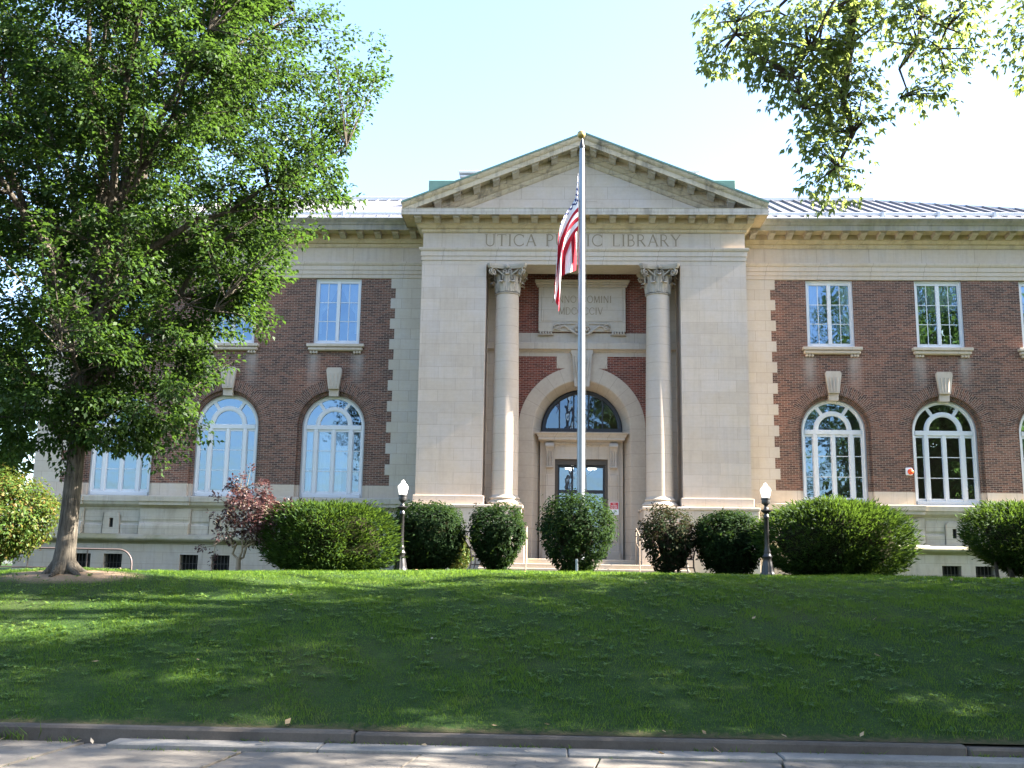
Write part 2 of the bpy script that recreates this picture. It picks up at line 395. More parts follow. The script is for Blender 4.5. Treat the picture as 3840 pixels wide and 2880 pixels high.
M['bushred'] = leafmat('turning_bush_leaf', [(0.0, (0.008, 0.014, 0.007)), (0.5, (0.013, 0.025, 0.010)), (0.74, (0.022, 0.022, 0.013)), (0.95, (0.050, 0.018, 0.021))], 0.13, rough=0.7, spec=.04, tint=(0.18, 0.16, 0.06))
M['twigs'] = plain('dark_brown_twigs', (0.022, 0.022, 0.012), 0.95, var=0.6, vscale=25.0, spec=.02)  # dark brown interior of yews and dense bushes
M['purple'] = leafmat('purple_leaf', [(0.0, (0.018, 0.012, 0.014)), (0.5, (0.046, 0.022, 0.024)), (0.95, (0.13, 0.066, 0.060))], 0.24, tint=(0.26, 0.10, 0.09))
M['yellow'] = leafmat('yellow_green_leaf', [(0.0, (0.018, 0.040, 0.008)), (0.5, (0.042, 0.078, 0.013)), (0.74, (0.085, 0.085, 0.018)), (0.95, (0.16, 0.060, 0.032))], 0.26, spec=.1, tint=(0.20, 0.24, 0.03))
def grassmat():
    t = NT('grass_blade'); ri = t.n('NewGeometry').outputs['Random Per Island']; pos = t.n('NewGeometry').outputs['Position']
    n1 = t.noise(pos, 0.45, 4, .6); n2 = t.noise(pos, 2.6, 4, .65)
    f = t.math('ADD', t.math('MULTIPLY', ri, .45), t.math('ADD', t.math('MULTIPLY', n1, .40), t.math('MULTIPLY_ADD', n2, .55, -.17)))
    col = t.ramp(f, [(.18, (.008, .021, .006)), (.45, (.021, .051, .011)), (.72, (.056, .102, .019)), (.93, (.14, .142, .045))])
    dry = t.math('MULTIPLY', t.ramp(t.noise(pos, 0.8, 5, .7), [(.58, (0, 0, 0)), (.72, (1, 1, 1))]), t.math('GREATER_THAN', ri, .45))
    col = t.mix(t.math('MULTIPLY', dry, .7), col, c4(.17, .15, .06))
    d = t.n('BsdfPrincipled', {'Base Color': col, 'Roughness': .7, 'Specular IOR Level': .05}).outputs[0]
    tr = t.n('BsdfTranslucent', {'Color': t.mix(.5, col, c4(.36, .58, .05))}).outputs[0]
    return t.surf(t.n('MixShader', {0: .42, 1: d, 2: tr}).outputs[0])
M['grass'] = grassmat()
M['dryleaf'] = leafmat('fallen_leaf', [(0.0, (0.16, 0.09, 0.04)), (0.7, (0.34, 0.24, 0.13)), (1.0, (0.45, 0.42, 0.36))], 0.15, tint=(0.4, 0.25, 0.1))

def groundmat():
    t = NT('lawn_soil'); pos = t.n('NewGeometry').outputs['Position']
    n1 = t.noise(pos, 0.35, 5, 0.6); n2 = t.noise(pos, 14.0, 6, 0.7); n3 = t.noise(pos, 60.0, 3, 0.7)
    f = t.math('ADD', t.math('MULTIPLY', n2, 0.6), t.math('MULTIPLY', n3, 0.4))
    col = t.ramp(f, [(0.30, (0.010, 0.018, 0.006)), (0.52, (0.020, 0.042, 0.010)), (0.72, (0.040, 0.062, 0.016))])
    col = t.mix(t.math('MULTIPLY', t.ramp(n1, [(0.50, (0, 0, 0)), (0.70, (1, 1, 1))]), 0.45), col, c4(0.050, 0.050, 0.020))
    q = t.n('SeparateXYZ', {0: pos})
    # bare earth close to the stone kerb
    edge = t.math('ADD', t.math('MULTIPLY', t.math('ADD', q.outputs[1], 26.12), -4.0), t.math('MULTIPLY_ADD', n2, 2.4, -0.9))
    col = t.mix(t.n('Clamp', {0: edge}).outputs[0], col, c4(0.075, 0.052, 0.034))
    # worn soil mound at the tree foot
    dx = t.math('SUBTRACT', q.outputs[0], -8.6); dy = t.math('SUBTRACT', q.outputs[1], -19.7)
    rr = t.math('SQRT', t.math('ADD', t.math('MULTIPLY', dx, t.math('MULTIPLY', dx, 0.30)), t.math('MULTIPLY', dy, dy)))
    sm = t.math('ADD', t.math('MULTIPLY', rr, -3.2), t.math('MULTIPLY_ADD', n2, 1.2, 1.7))
    col = t.mix(t.n('Clamp', {0: sm}).outputs[0], col, c4(0.21, 0.15, 0.10))
    bp = t.n('Bump', {'Height': f, 'Strength': 0.8, 'Distance': 0.03}).outputs[0]
    return t.surf(t.n('BsdfPrincipled', {'Base Color': col, 'Roughness': 0.95, 'Specular IOR Level': 0.1, 'Normal': bp}).outputs[0])
M['soil'] = groundmat()

def concrete(name, a, b, crack=True):
    t = NT(name); pos = t.n('NewGeometry').outputs['Position']
    n1 = t.noise(pos, 0.9, 6, 0.65); n2 = t.noise(pos, 45.0, 4, 0.7); n3 = t.noise(pos, 7.0, 5, 0.6)
    f = t.math('ADD', t.math('MULTIPLY', n1, 0.5), t.math('ADD', t.math('MULTIPLY', n2, 0.25), t.math('MULTIPLY', n3, 0.25)))
    col = t.ramp(f, [(0.34, a), (0.66, b)])
    if crack:
        vd = t.n('TexVoronoi', {'Vector': t.n('VectorMath', {0: pos, 1: t.n('TexNoise', {'Vector': pos, 'Scale': 2.5}).outputs[1]}, operation='ADD').outputs[0], 'Scale': 0.55}, feature='DISTANCE_TO_EDGE').outputs[0]
        col = t.mix(t.ramp(vd, [(0.0, (0.8, 0.8, 0.8)), (0.006, (0, 0, 0))]), col, c4(0.05, 0.045, 0.04))
    bp = t.n('Bump', {'Height': f, 'Strength': 0.5, 'Distance': 0.01}).outputs[0]
    return t.surf(t.n('BsdfPrincipled', {'Base Color': col, 'Roughness': 0.9, 'Specular IOR Level': 0.2, 'Normal': bp}).outputs[0])
M['pave'] = concrete('old_concrete', (0.085, 0.075, 0.064), (0.185, 0.164, 0.14))
M['kerb'] = concrete('dark_kerb_stone', (0.045, 0.038, 0.032), (0.105, 0.090, 0.076), False)
M['lip'] = concrete('pale_kerb_stone', (0.10, 0.094, 0.086), (0.22, 0.207, 0.19), False)
M['asphalt'] = concrete('asphalt', (0.035, 0.035, 0.036), (0.075, 0.073, 0.07))

# ------------------------------------------------------------------ terrain
def sstep(a, b, x):
    t = np.clip((x - a) / (b - a), 0, 1); return t * t * (3 - 2 * t)

def ground_z(X, Y):
    X = np.asarray(X, float); Y = np.asarray(Y, float)
    plat = 1.525 - 0.0155 * np.clip(-2.0 - X, 0, 16) - 0.001 * np.clip(X - 4, 0, 30)
    u = np.clip((Y + 26.2) / 8.4, 0, 1)
    bank = 0.13 + (plat - 0.13) * (1 - (1 - u) ** 1.5)
    z = np.where(Y > -17.8, plat, bank)
    z = z + 0.035 * np.sin(X * 0.7 + 1.3) * np.sin(Y * 0.9) * sstep(-26, -23, Y) * (1 - sstep(-15, -11, Y)) + 0.022 * np.sin(X * 1.15 + .6) * np.sin(X * .43) * sstep(-21, -18.5, Y) * (1 - sstep(-15, -12, Y))
    r2 = ((X + 8.7) / 1.6) ** 2 + ((Y + 19.5) / 1.1) ** 2
    return z + 0.125 * np.exp(-r2)

def gz(x, y): return float(ground_z(x, y))

xs = np.unique(np.concatenate([np.arange(-70, -24, 2.0), np.arange(-24, 24.01, 0.3), np.arange(25, 71, 2.0)]))
ys = np.unique(np.concatenate([np.arange(-26.2, -6, 0.25), np.arange(-6, 60, 3.0)]))
GX, GY = np.meshgrid(xs, ys); GZ = ground_z(GX, GY)
V = np.stack([GX.ravel(), GY.ravel(), GZ.ravel()], 1)
nx = len(xs); ii, jj = np.meshgrid(np.arange(nx - 1), np.arange(len(ys) - 1)); a = (jj * nx + ii).ravel()
F = np.stack([a, a + 1, a + nx + 1, a + nx], 1)
lawn = mesh_np('lawn', V, F, M['soil']); lawn.data.polygons.foreach_set('use_smooth', [True] * len(F)); tag(lawn, kind='structure')
gb = MB(); gb.add([(-900, -900, -0.16), (900, -900, -0.16), (900, 900, -0.16), (-900, 900, -0.16)], [(0, 1, 2, 3)])
tag(gb.build('ground', M['soil']), kind='structure')
rb = MB(); rb.box(-120, 120, -44.5, -28.75, -0.15, -0.14)
tag(rb.build('road', M['asphalt']), kind='structure')
# pavement slabs, each a little out of level
pv = MB(); xj = -30.0; k = 0
rj = random.Random(5)
while xj < 30:
    wd = 1.55; t1 = rj.uniform(-.012, .012); t2 = rj.uniform(-.014, .012)
    sk_ = 0.28
    x0, x1 = xj + .012, xj + wd - .012
    yb = -26.33 if x0 < -4.9 else -26.62
    zt = [t1, t2, t2 + rj.uniform(-.01, .01), t1 + rj.uniform(-.01, .01)]
    vs = [(x0 - sk_, -28.6, zt[0]), (x1 - sk_, -28.6, zt[1]), (x1, yb, zt[2]), (x0, yb, zt[3])]
    pv.add(vs + [(p[0], p[1], -0.14) for p in vs], [(0, 1, 2, 3), (0, 1, 5, 4), (1, 2, 6, 5), (2, 3, 7, 6), (3, 0, 4, 7)]); xj += wd
tag(pv.build('pavement', M['pave']), kind='structure')
pb = MB(); pb.box(-60, 60, -28.62, -26.2, -0.15, -0.022); tag(pb.build('pavement_bed', M['soil']), kind='structure')
lp = MB(); xj = -4.9
while xj < 30:
    L = rj.uniform(1.6, 2.6); d = rj.uniform(-.012, .012)
    lp.bevbox(xj, xj + L - .006, -26.60 + d, -26.31, -0.1, 0.035 + rj.uniform(-.012, .012), 0.012); xj += L
tag(lp.build('gutter_strip', M['lip']), kind='structure')
kb = MB(); xj = -30.0
while xj < 30:
    L = 5.45; z = 0.150 - 0.0022 * (xj + 15) + rj.uniform(-.008, .008); d = rj.uniform(-.012, .012)
    kb.bevbox(xj, xj + L - .005, -26.31 + d, -26.14 + d, -0.12, z, 0.02); xj += L
tag(kb.build('kerb', M['kerb']), kind='structure')
fc = MB(); fc.box(-4.6, 4.6, -7.4, -3.18, 1.2, 1.532)  # unseen paving, added to bounce sunlight up to the cornice soffits
tag(fc.build('bounce_forecourt', M['pave']), kind='structure')
ok = MB(); ok.bevbox(-120, 120, -28.78, -28.62, -.15, 0.005, 0.02)
tag(ok.build('road_kerb', M['lip']), kind='structure')

# ------------------------------------------------------------------ library building
LIB = empty('library_building', (0, 0, 1.5), 'two storey brown brick library with a pale stone columned portico, pediment and arched windows', 'building')
AX, PY = 5.556, -1.6
Z0, ZB, ZA = 0.9, 4.40, 11.892
XE = 19.35
W1, W2, W3 = 8.775, 12.58, 16.34
def side(s, x): return s * x

def arch_pts(cx, cz, r, zbot, n=28, both=True):
    pts = []
    if zbot is not None: pts.append((cx - r, zbot))
    pts += [(cx - r * math.cos(math.pi * k / n), cz + r * math.sin(math.pi * k / n)) for k in range(n + 1)]
    if zbot is not None: pts.append((cx + r, zbot))
    return pts

WINS = {-1: [-W3, -W2, -W1], 1: [W1, W2, 16.22]}
CZ = 6.50; RO = 1.25; RM = 1.13; RW = 1.05
UW, UZ0, UZ1 = 0.83, 9.43, 11.885
for s in (-1, 1):
    xa, xb = (AX - .02, XE) if s > 0 else (-XE, -AX + .02)
    # brick wall with window openings
    out = [(xa, ZB)]
    for cx in WINS[s]: out += arch_pts(cx, CZ, RO, ZB)
    out += [(xb, ZB), (xb, ZA), (xa, ZA)]
    holes = [[(cx - UW, UZ0), (cx + UW, UZ0), (cx + UW, UZ1), (cx - UW, UZ1)] for cx in WINS[s]]
    wb = MB(); wb.flat(out, holes, lambda p: (p[0], 0.0, p[1]))
    for h in holes:
        wb.strips([[(p[0], 0.0, p[1]) for p in h], [(p[0], 0.22, p[1]) for p in h]], True)
    for cx in WINS[s]:
        for sg in (-1, 1):   # stepped jambs below the spring line
            wb.add([(cx + sg * RO, 0, ZB), (cx + sg * RO, 0, CZ), (cx + sg * RO, .12, CZ), (cx + sg * RO, .12, ZB)], [(0, 1, 2, 3)])
            wb.add([(cx + sg * RO, .12, ZB), (cx + sg * RO, .12, CZ), (cx + sg * RM, .12, CZ), (cx + sg * RM, .12, ZB)], [(0, 1, 2, 3)])
            wb.add([(cx + sg * RM, .12, ZB), (cx + sg * RM, .12, CZ), (cx + sg * RM, .36, CZ), (cx + sg * RM, .36, ZB)], [(0, 1, 2, 3)])
    xe = s * XE
    wb.add([(xe, 0, ZB), (xe, 16, ZB), (xe, 16, ZA), (xe, 0, ZA)], [(0, 1, 2, 3)])
    wb.build('brick_wall', M['brick'], LIB)
    # radial brick arches
    for cx in WINS[s]:
        ab = MB(); n = 28
        L = lambda r, y: [(cx - r * math.cos(math.pi * k / n), y, CZ + r * math.sin(math.pi * k / n)) for k in range(n + 1)]
        ab.strips([L(1.635, -.004), L(RO, -.004), L(RO, .12), L(RM, .12), L(RM, .36)])
        ab.build('brick_arch', M['brickpolar'], LIB, origin=(cx, 0, CZ))
    # cream plinth band between windows
    cb = MB(); xs_ = [xa] + [v for cx in WINS[s] for v in (cx - RO, cx + RO)] + [xb]
    for i in range(0, len(xs_), 2):
        cb = MB(); cb.box(xs_[i], xs_[i + 1], -.012, .4, 3.95, ZB)
        if i > 0: cb.box(xs_[i] - (RO - RM), xs_[i] + .002, .11, .4, 3.95, ZB)
        if i + 2 < len(xs_): cb.box(xs_[i + 1] - .002, xs_[i + 1] + RO - RM, .11, .4, 3.95, ZB)
        if abs(xs_[i] - xe) < .01 or abs(xs_[i + 1] - xe) < .01: cb.box(min(xe, xe - s * .3), max(xe, xe - s * .3), .4, 16, 3.95, ZB)
        cb.build('plinth_band', M['stone'], LIB)
    # quoins at both ends of the wing
    qb = MB(); hq = (ZA - ZB) / 20
    for k in range(20):
        z1 = ZA - k * hq; z0 = z1 - hq
        wdt = 1.30 if k % 2 == 0 else 1.135
        x0, x1 = sorted((s * AX, s * (AX + wdt))); qb.box(x0, x1, -.014, .3, z0, z1)
    qb.build('quoin', M['quoin'], LIB); qb = MB()
    for k in range(20):
        z1 = ZA - k * hq; z0 = z1 - hq
        wdt = 1.15 if k % 2 == 0 else .95
        x0, x1 = sorted((s * (XE + .014), s * (XE - wdt))); qb.box(x0, x1, -.014, .62 if k % 2 else .8, z0, z1)
    qb.build('quoin', M['quoin'], LIB)
    # entablature of the wing
    path = [(AX - .05, 0), (XE, 0), (XE, 16)] if s > 0 else [(-XE, 16), (-XE, 0), (-AX + .05, 0)]
    ar = MB(); ar.sweep([(0.0, 11.88), (.04, 11.892), (.04, 12.03), (.065, 12.03), (.065, 12.18), (.09, 12.18), (.09, 12.34), (.12, 12.36), (.15, 12.43), (.15, 12.48), (-.3, 12.482)], path)
    ar.build('architrave', M['stone'], LIB)
    fr = MB(); fr.sweep([(.035, 12.481), (.035, 13.022), (-.3, 13.022)], path); fr.build('frieze', M['stone'], LIB)
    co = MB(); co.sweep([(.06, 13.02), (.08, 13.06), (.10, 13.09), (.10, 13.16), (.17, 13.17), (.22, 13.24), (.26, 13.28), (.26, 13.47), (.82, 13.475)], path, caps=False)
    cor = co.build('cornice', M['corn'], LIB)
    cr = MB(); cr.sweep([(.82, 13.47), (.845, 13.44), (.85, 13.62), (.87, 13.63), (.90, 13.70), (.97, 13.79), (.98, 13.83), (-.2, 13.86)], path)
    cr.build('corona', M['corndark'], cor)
    # modillions
    proto = None; x = AX + .50
    while x < XE - .1:
        if proto is None:
            mbm = MB()
            prof = [(.26, 13.30), (.33, 13.29), (.40, 13.32), (.52, 13.36), (.64, 13.37), (.70, 13.40), (.70, 13.472), (.26, 13.472)]
            xc = s * x
            mbm.prism(prof, lambda p: (xc - .105, -p[0], p[1]), lambda p: (xc + .105, -p[0], p[1]))
            mbm.box(xc - .125, xc + .125, -.73, -.26, 13.43, 13.468)
            proto = mbm.build('modillion', M['coronagrey'], cor, origin=(xc, 0, 13.4)); x0m = xc
        elif x < 17.3:
            c = proto.copy(); C.objects.link(c); c.location.x += s * x - x0m
        x += .64
    # snow rail with brackets
    rl = MB(); pth = [(AX + .3, 0), (XE, 0)] if s > 0 else [(-XE, 0), (-AX - .3, 0)]
    xr0, xr1 = sorted((s * 5.75, s * (XE + .85)))
    rl.bevbox(xr0, xr1, -.93, -.87, 13.975, 14.085, .012)
    rl.bevbox(xr0, xr1, -1.0, -.90, 13.835, 13.862, .006)
    snow = rl.build('snow_rail', M['gutter'], LIB)
    k = 0
    xb_ = 8.55
    bp_ = None
    while xb_ < XE:
        xc = s * xb_
        if bp_ is None:
            bb = MB(); bb.box(xc - .05, xc + .05, -.955, -.86, 13.85, 14.10); bb.box(xc - .035, xc + .035, -.86, -.55, 13.87, 13.99); bb.box(xc - .11, xc + .11, -.97, -.93, 13.845, 13.90)
            bp_ = bb.build('rail_bracket', M['gutter'], snow, origin=(xc, -.9, 13.9)); xb0 = xc
        else:
            c = bp_.copy(); C.objects.link(c); c.location.x += xc - xb0
        xb_ += 1.93
    # hipped standing seam roof
    zr, yr, ye, ze = 16.60, 4.8, -.88, 13.90
    xe2 = XE + .85; xh = 11.9
    rf = MB()
    P = [(s * 3.0, ye, ze), (s * xe2, ye, ze), (s * xh, yr, zr), (s * 3.0, yr, zr), (s * xe2, 10.5, ze), (s * 3.0, 10.5, ze)]
    rf.add(P, [(0, 1, 2, 3), (1, 4, 2), (4, 5, 3, 2)])
    sm = rf; x = 5.0
    while x < xe2 - .3:
        yt = yr - .03; ytop = yt if x < xh else ye + (yt - ye) * (xe2 - x) / (xe2 - xh)
        zz = lambda y: ze + (zr - ze) * (y - ye) / (yr - ye)
        X0, X1 = s * x - .016, s * x + .016
        y0, y1 = ye + .12, ytop
        sm.add([(X0, y0, zz(y0)), (X1, y0, zz(y0)), (X1, y1, zz(y1)), (X0, y1, zz(y1)), (X0, y0 + .05, zz(y0) + .085), (X1, y0 + .05, zz(y0) + .085), (X1, y1, zz(y1) + .085), (X0, y1, zz(y1) + .085)],
               [(0, 1, 5, 4), (1, 2, 6, 5), (2, 3, 7, 6), (3, 0, 4, 7), (4, 5, 6, 7)])
        x += .47
    roof = rf.build('roof', M['roof'], LIB)
    rg = MB(); x0, x1 = sorted((s * 3.0, s * (xh + .1))); rg.bevbox(x0, x1, yr - .14, yr + .14, zr - .04, zr + .14, .02)
    rg.tube([(s * xh, yr, zr + .02), (s * xe2, ye, ze + .02)], .05, 6)
    rg.build('ridge_cap', M['gutter'], roof)
    # foundation: dado, sill course, water table, basement
    bpath = [(AX + .1, 0), (XE, 0), (XE, 16)] if s > 0 else [(-XE, 16), (-XE, 0), (-AX - .1, 0)]
    sc = MB(); sc.sweep([(.10, 3.42), (.14, 3.47), (.16, 3.53), (.24, 3.58), (.30, 3.64), (.32, 3.70), (.32, 3.73), (.36, 3.74), (.36, 3.90), (.34, 3.94), (-.1, 3.97)], bpath)
    dd = MB(); dd.sweep([(.12, 2.56), (.12, 3.46), (-.1, 3.46)], bpath)
    mids = []
    wl = sorted(abs(c) for c in WINS[s])
    edges = [AX + .02] + [(wl[i] + wl[i + 1]) / 2 for i in range(2)] + [XE - .62]
    piers = [(AX + .02, wl[0] - 1.0)] + [(wl[i] + .98, wl[i + 1] - .98) for i in range(2)] + [(wl[2] + 1.0, XE + .12)]
    for (p0, p1) in piers:
        x0, x1 = sorted((s * p0, s * p1))
        sc.box(x0, x1, -.43, -.30, 3.745, 3.91); sc.box(x0 + .02, x1 - .02, -.38, -.28, 3.62, 3.742)
        dd.box(x0, x1, -.20, -.08, 2.6, 3.50)
        prf = [(.19, 2.58), (.30, 2.58), (.30, 2.90), (.27, 2.98), (.19, 3.03)]
        dd.prism(prf, lambda p: (x0 + .03, -p[0], p[1]), lambda p: (x1 - .03, -p[0], p[1]))
        dd.box(x0 + .06, x1 - .06, -.225, -.19, 3.12, 3.40)
    for c in wl:
        prf = [(.11, 2.58), (.18, 2.58), (.18, 2.92), (.11, 2.98)]
        for (q0, q1) in ((c - .95, c - .33), (c + .33, c + .95)):
            x0, x1 = sorted((s * q0, s * q1))
            dd.prism(prf, lambda p: (x0, -p[0], p[1]), lambda p: (x1, -p[0], p[1]))
            dd.box(x0, x1, -.15, -.11, 3.06, 3.36)
        xc = s * c
        frm = [(xc - .30, 2.6), (xc + .30, 2.6), (xc + .27, 3.28), (xc + .20, 3.36), (xc - .20, 3.36), (xc - .27, 3.28)]
        slot = [(xc - .07, 2.84), (xc + .07, 2.84), (xc + .07, 3.16), (xc - .07, 3.16)]
        dd.flat(frm, [slot], lambda p: (p[0], -.215, p[1]))
        dd.strips([[(p[0], -.215, p[1]) for p in frm], [(p[0], -.1, p[1]) for p in frm]], True)
        dd.strips([[(p[0], -.215, p[1]) for p in slot], [(p[0], -.125, p[1]) for p in slot]], True)
    dado = dd.build('dado', M['base'], LIB)
    for c in wl:
        sl_ = MB(); sl_.box(s * c - .072, s * c + .072, -.13, -.122, 2.838, 3.162); sl_.build('vent_slot', M['black'], dado)
    sc.build('sill_course', M['base'], LIB)
    wt = MB(); prof = [(.28, 2.26), (.32, 2.29), (.34, 2.33)]
    prof += [(.42 + .10 * math.sin(math.pi * k / 8 - math.pi / 2 + .0) * 0 + .09 * math.sin(math.pi * k / 8), 2.35 + .21 * k / 8) for k in range(9)]
    prof += [(.34, 2.60), (.1, 2.64)]
    wt.sweep(prof, bpath); wt.build('water_table', M['water'], LIB)
    bw = MB(); bx0, bx1 = (AX + .1, XE + .3) if s > 0 else (-XE - .3, -AX - .1)
    bholes = []
    for c in wl:
        for dx in (-.2, .9):
            xc = s * (c + dx); bholes.append([(xc - .32, 1.28), (xc + .32, 1.28), (xc + .32, 1.925), (xc - .32, 1.925)])
    bw.flat([(bx0, Z0), (bx1, Z0), (bx1, 2.30), (bx0, 2.30)], bholes, lambda p: (p[0], -.30, p[1]))
    for h in bholes: bw.strips([[(p[0], -.30, p[1]) for p in h], [(p[0], .1, p[1]) for p in h]], True)
    xw = bx1 if s > 0 else bx0
    bw.add([(xw, -.3, Z0), (xw, 16, Z0), (xw, 16, 2.3), (xw, -.3, 2.3)], [(0, 1, 2, 3)])
    bw.build('basement_wall', M['base'], LIB)
    for h in bholes:
        x0, x1 = h[0][0], h[1][0]
        b = MB(); b.box(x0, x1, .06, .09, 1.28, 1.925); bwn = b.build('basement_window', M['black'], LIB)
        g = MB()
        for k in range(5): g.box(x0 + .07 + k * .12, x0 + .085 + k * .12, -.22, -.205, 1.28, 1.925)
        for zz_ in (1.40, 1.62): g.box(x0, x1, -.203, -.195, zz_, zz_ + .02)
        g.build('grille', M['iron'], bwn)
    # windows
    for cx in WINS[s]:
        y0 = .25
        f = MB(); n = 28
        L = lambda r, y: [(cx - r, y, 3.98)] + [(cx - r * math.cos(math.pi * k / n), y, CZ + r * math.sin(math.pi * k / n)) for k in range(n + 1)] + [(cx + r, y, 3.98)]
        f.strips([L(1.135, .36), L(1.135, y0 + .03), L(1.06, y0), L(1.04, y0 + .02), L(.985, y0 + .03), L(.975, y0 + .12)])
        f.bevbox(cx - .99, cx + .99, y0 + .01, y0 + .12, 6.385, 6.555, .015)       # transom
        f.bevbox(cx - 1.04, cx + 1.04, y0 - .02, y0 + .12, 3.97, 4.12, .015)        # bottom rail
        for mx in (-.625, .625): f.bevbox(cx + mx - .075, cx + mx + .075, y0, y0 + .11, 4.12, 6.39, .015)
        f.bevbox(cx - .06, cx + .06, y0 + .015, y0 + .11, 4.12, 6.39, .012)
        for (a0, a1) in ((-.985, -.70), (-.55, -.06), (.06, .55), (.70, .985)):     # sash rails and muntins
            f.box(cx + a0, cx + a1, y0 + .05, y0 + .09, 4.12, 4.20); f.box(cx + a0, cx + a1, y0 + .05, y0 + .09, 6.31, 6.39)
            for zz_ in (4.90, 5.62): f.box(cx + a0, cx + a1, y0 + .055, y0 + .085, zz_, zz_ + .025)
            for e in (a0, a1):
                o_ = .025 if e == a0 else -.025
                f.box(min(cx + e, cx + e + o_), max(cx + e, cx + e + o_), y0 + .045, y0 + .092, 4.12, 6.39)
        LA = lambda r, y: [(cx - r * math.cos(math.pi * k / n), y, 6.555 + r * math.sin(math.pi * k / n)) for k in range(n + 1)]
        f.strips([LA(.49, y0 + .1), LA(.49, y0 + .04), LA(.53, y0 + .02), LA(.62, y0 + .02), LA(.66, y0 + .04), LA(.66, y0 + .1)])
        for th in (R(56), R(124)):
            d = Vector((math.cos(th), math.sin(th))); p = Vector((-d.y, d.x)) * .055
            q4 = [d * .62 + p, d * .62 - p, d * .99 - p, d * .99 + p]
            f.prism([(v.x, v.y) for v in q4], lambda v: (cx + v[0], y0 + .03, 6.545 + v[1]), lambda v: (cx + v[0], y0 + .1, 6.545 + v[1]))
        wnd = f.build('window', M['white'], LIB, smooth=30)
        g = MB(); g.flat(arch_pts(cx, CZ, 1.0, 4.1), [], lambda p: (p[0], y0 + .075, p[1])); g.build('pane', M['glass'], wnd)
        # stone keystone
        kz = MB()
        kz.prism([(-.185, 7.80), (.185, 7.80), (.275, 8.45), (.275, 8.50), (.235, 8.565), (-.235, 8.565), (-.275, 8.50), (-.275, 8.45)], lambda p: (cx + p[0], -.13, p[1]), lambda p: (cx + p[0], .02, p[1]))
        kz.prism([(-.165, 7.55), (.165, 7.55), (.18, 7.80), (-.18, 7.80)], lambda p: (cx + p[0], -.02, p[1]), lambda p: (cx + p[0], .30, p[1]))
        for t_ in (-.62, 0, .62):
            kz.add([(cx + t_ * .22 - .035, -.133, 8.33), (cx + t_ * .22 + .035, -.133, 8.33), (cx + t_ * .16 + .028, -.133, 7.86), (cx + t_ * .16 - .028, -.133, 7.86),
                    (cx + t_ * .22, -.16, 8.36), (cx + t_ * .16, -.155, 7.84)], [(0, 1, 4), (1, 2, 5, 4), (2, 3, 5), (3, 0, 4, 5)])
        kz.build('keystone', M['carved'], LIB)
        # upper window
        u = MB(); y1 = .08
        u.prism([(-.83, 9.43), (.83, 9.43), (.83, 11.885), (-.83, 11.885)], lambda p: (cx + p[0], y1, p[1]), lambda p: (cx + p[0], .2, p[1]), caps=False)
        u.strips([[(cx + a_ * .83, y1, z_) for a_, z_ in ((-1, 9.43), (1, 9.43), (1, 11.885), (-1, 11.885))], [(cx + a_ * .78, y1, z_) for a_, z_ in ((-1, 9.48), (1, 9.48), (1, 11.83), (-1, 11.83))],
                  [(cx + a_ * .76, y1 + .03, z_) for a_, z_ in ((-1, 9.52), (1, 9.52), (1, 11.80), (-1, 11.80))], [(cx + a_ * .70, y1 + .035, z_) for a_, z_ in ((-1, 9.60), (1, 9.60), (1, 11.72), (-1, 11.72))],
                  [(cx + a_ * .70, y1 + .12, z_) for a_, z_ in ((-1, 9.60), (1, 9.60), (1, 11.72), (-1, 11.72))]], True)
        u.bevbox(cx - .065, cx + .065, y1 + .02, y1 + .11, 9.55, 11.76, .012)
        for (a0, a1) in ((-.70, -.065), (.065, .70)):
            for zz_ in (10.30, 11.0): u.box(cx + a0, cx + a1, y1 + .06, y1 + .085, zz_, zz_ + .025)
            mc = (a0 + a1) / 2; u.box(cx + mc - .0125, cx + mc + .0125, y1 + .059, y1 + .086, 9.6, 11.72)
        uw = u.build('window', M['white'], LIB)
        g = MB(); g.add([(cx - .72, y1 + .075, 9.58), (cx + .72, y1 + .075, 9.58), (cx + .72, y1 + .075, 11.74), (cx - .72, y1 + .075, 11.74)], [(0, 1, 2, 3)]); g.build('pane', M['glass'], uw)
        sl2 = MB(); sl2.bevbox(cx - 1.03, cx + 1.03, -.20, .12, 9.32, 9.43, .012); sl2.bevbox(cx - .98, cx + .98, -.15, .1, 9.19, 9.318, .03)
        for sg in (-1, 1):
            for k in range(3): sl2.bevbox(cx + sg * .78 - .14 + k * .10, cx + sg * .78 - .06 + k * .10, -.10, .02, 9.09, 9.19, .02)
        sl2.build('window_sill', M['stone'], LIB)

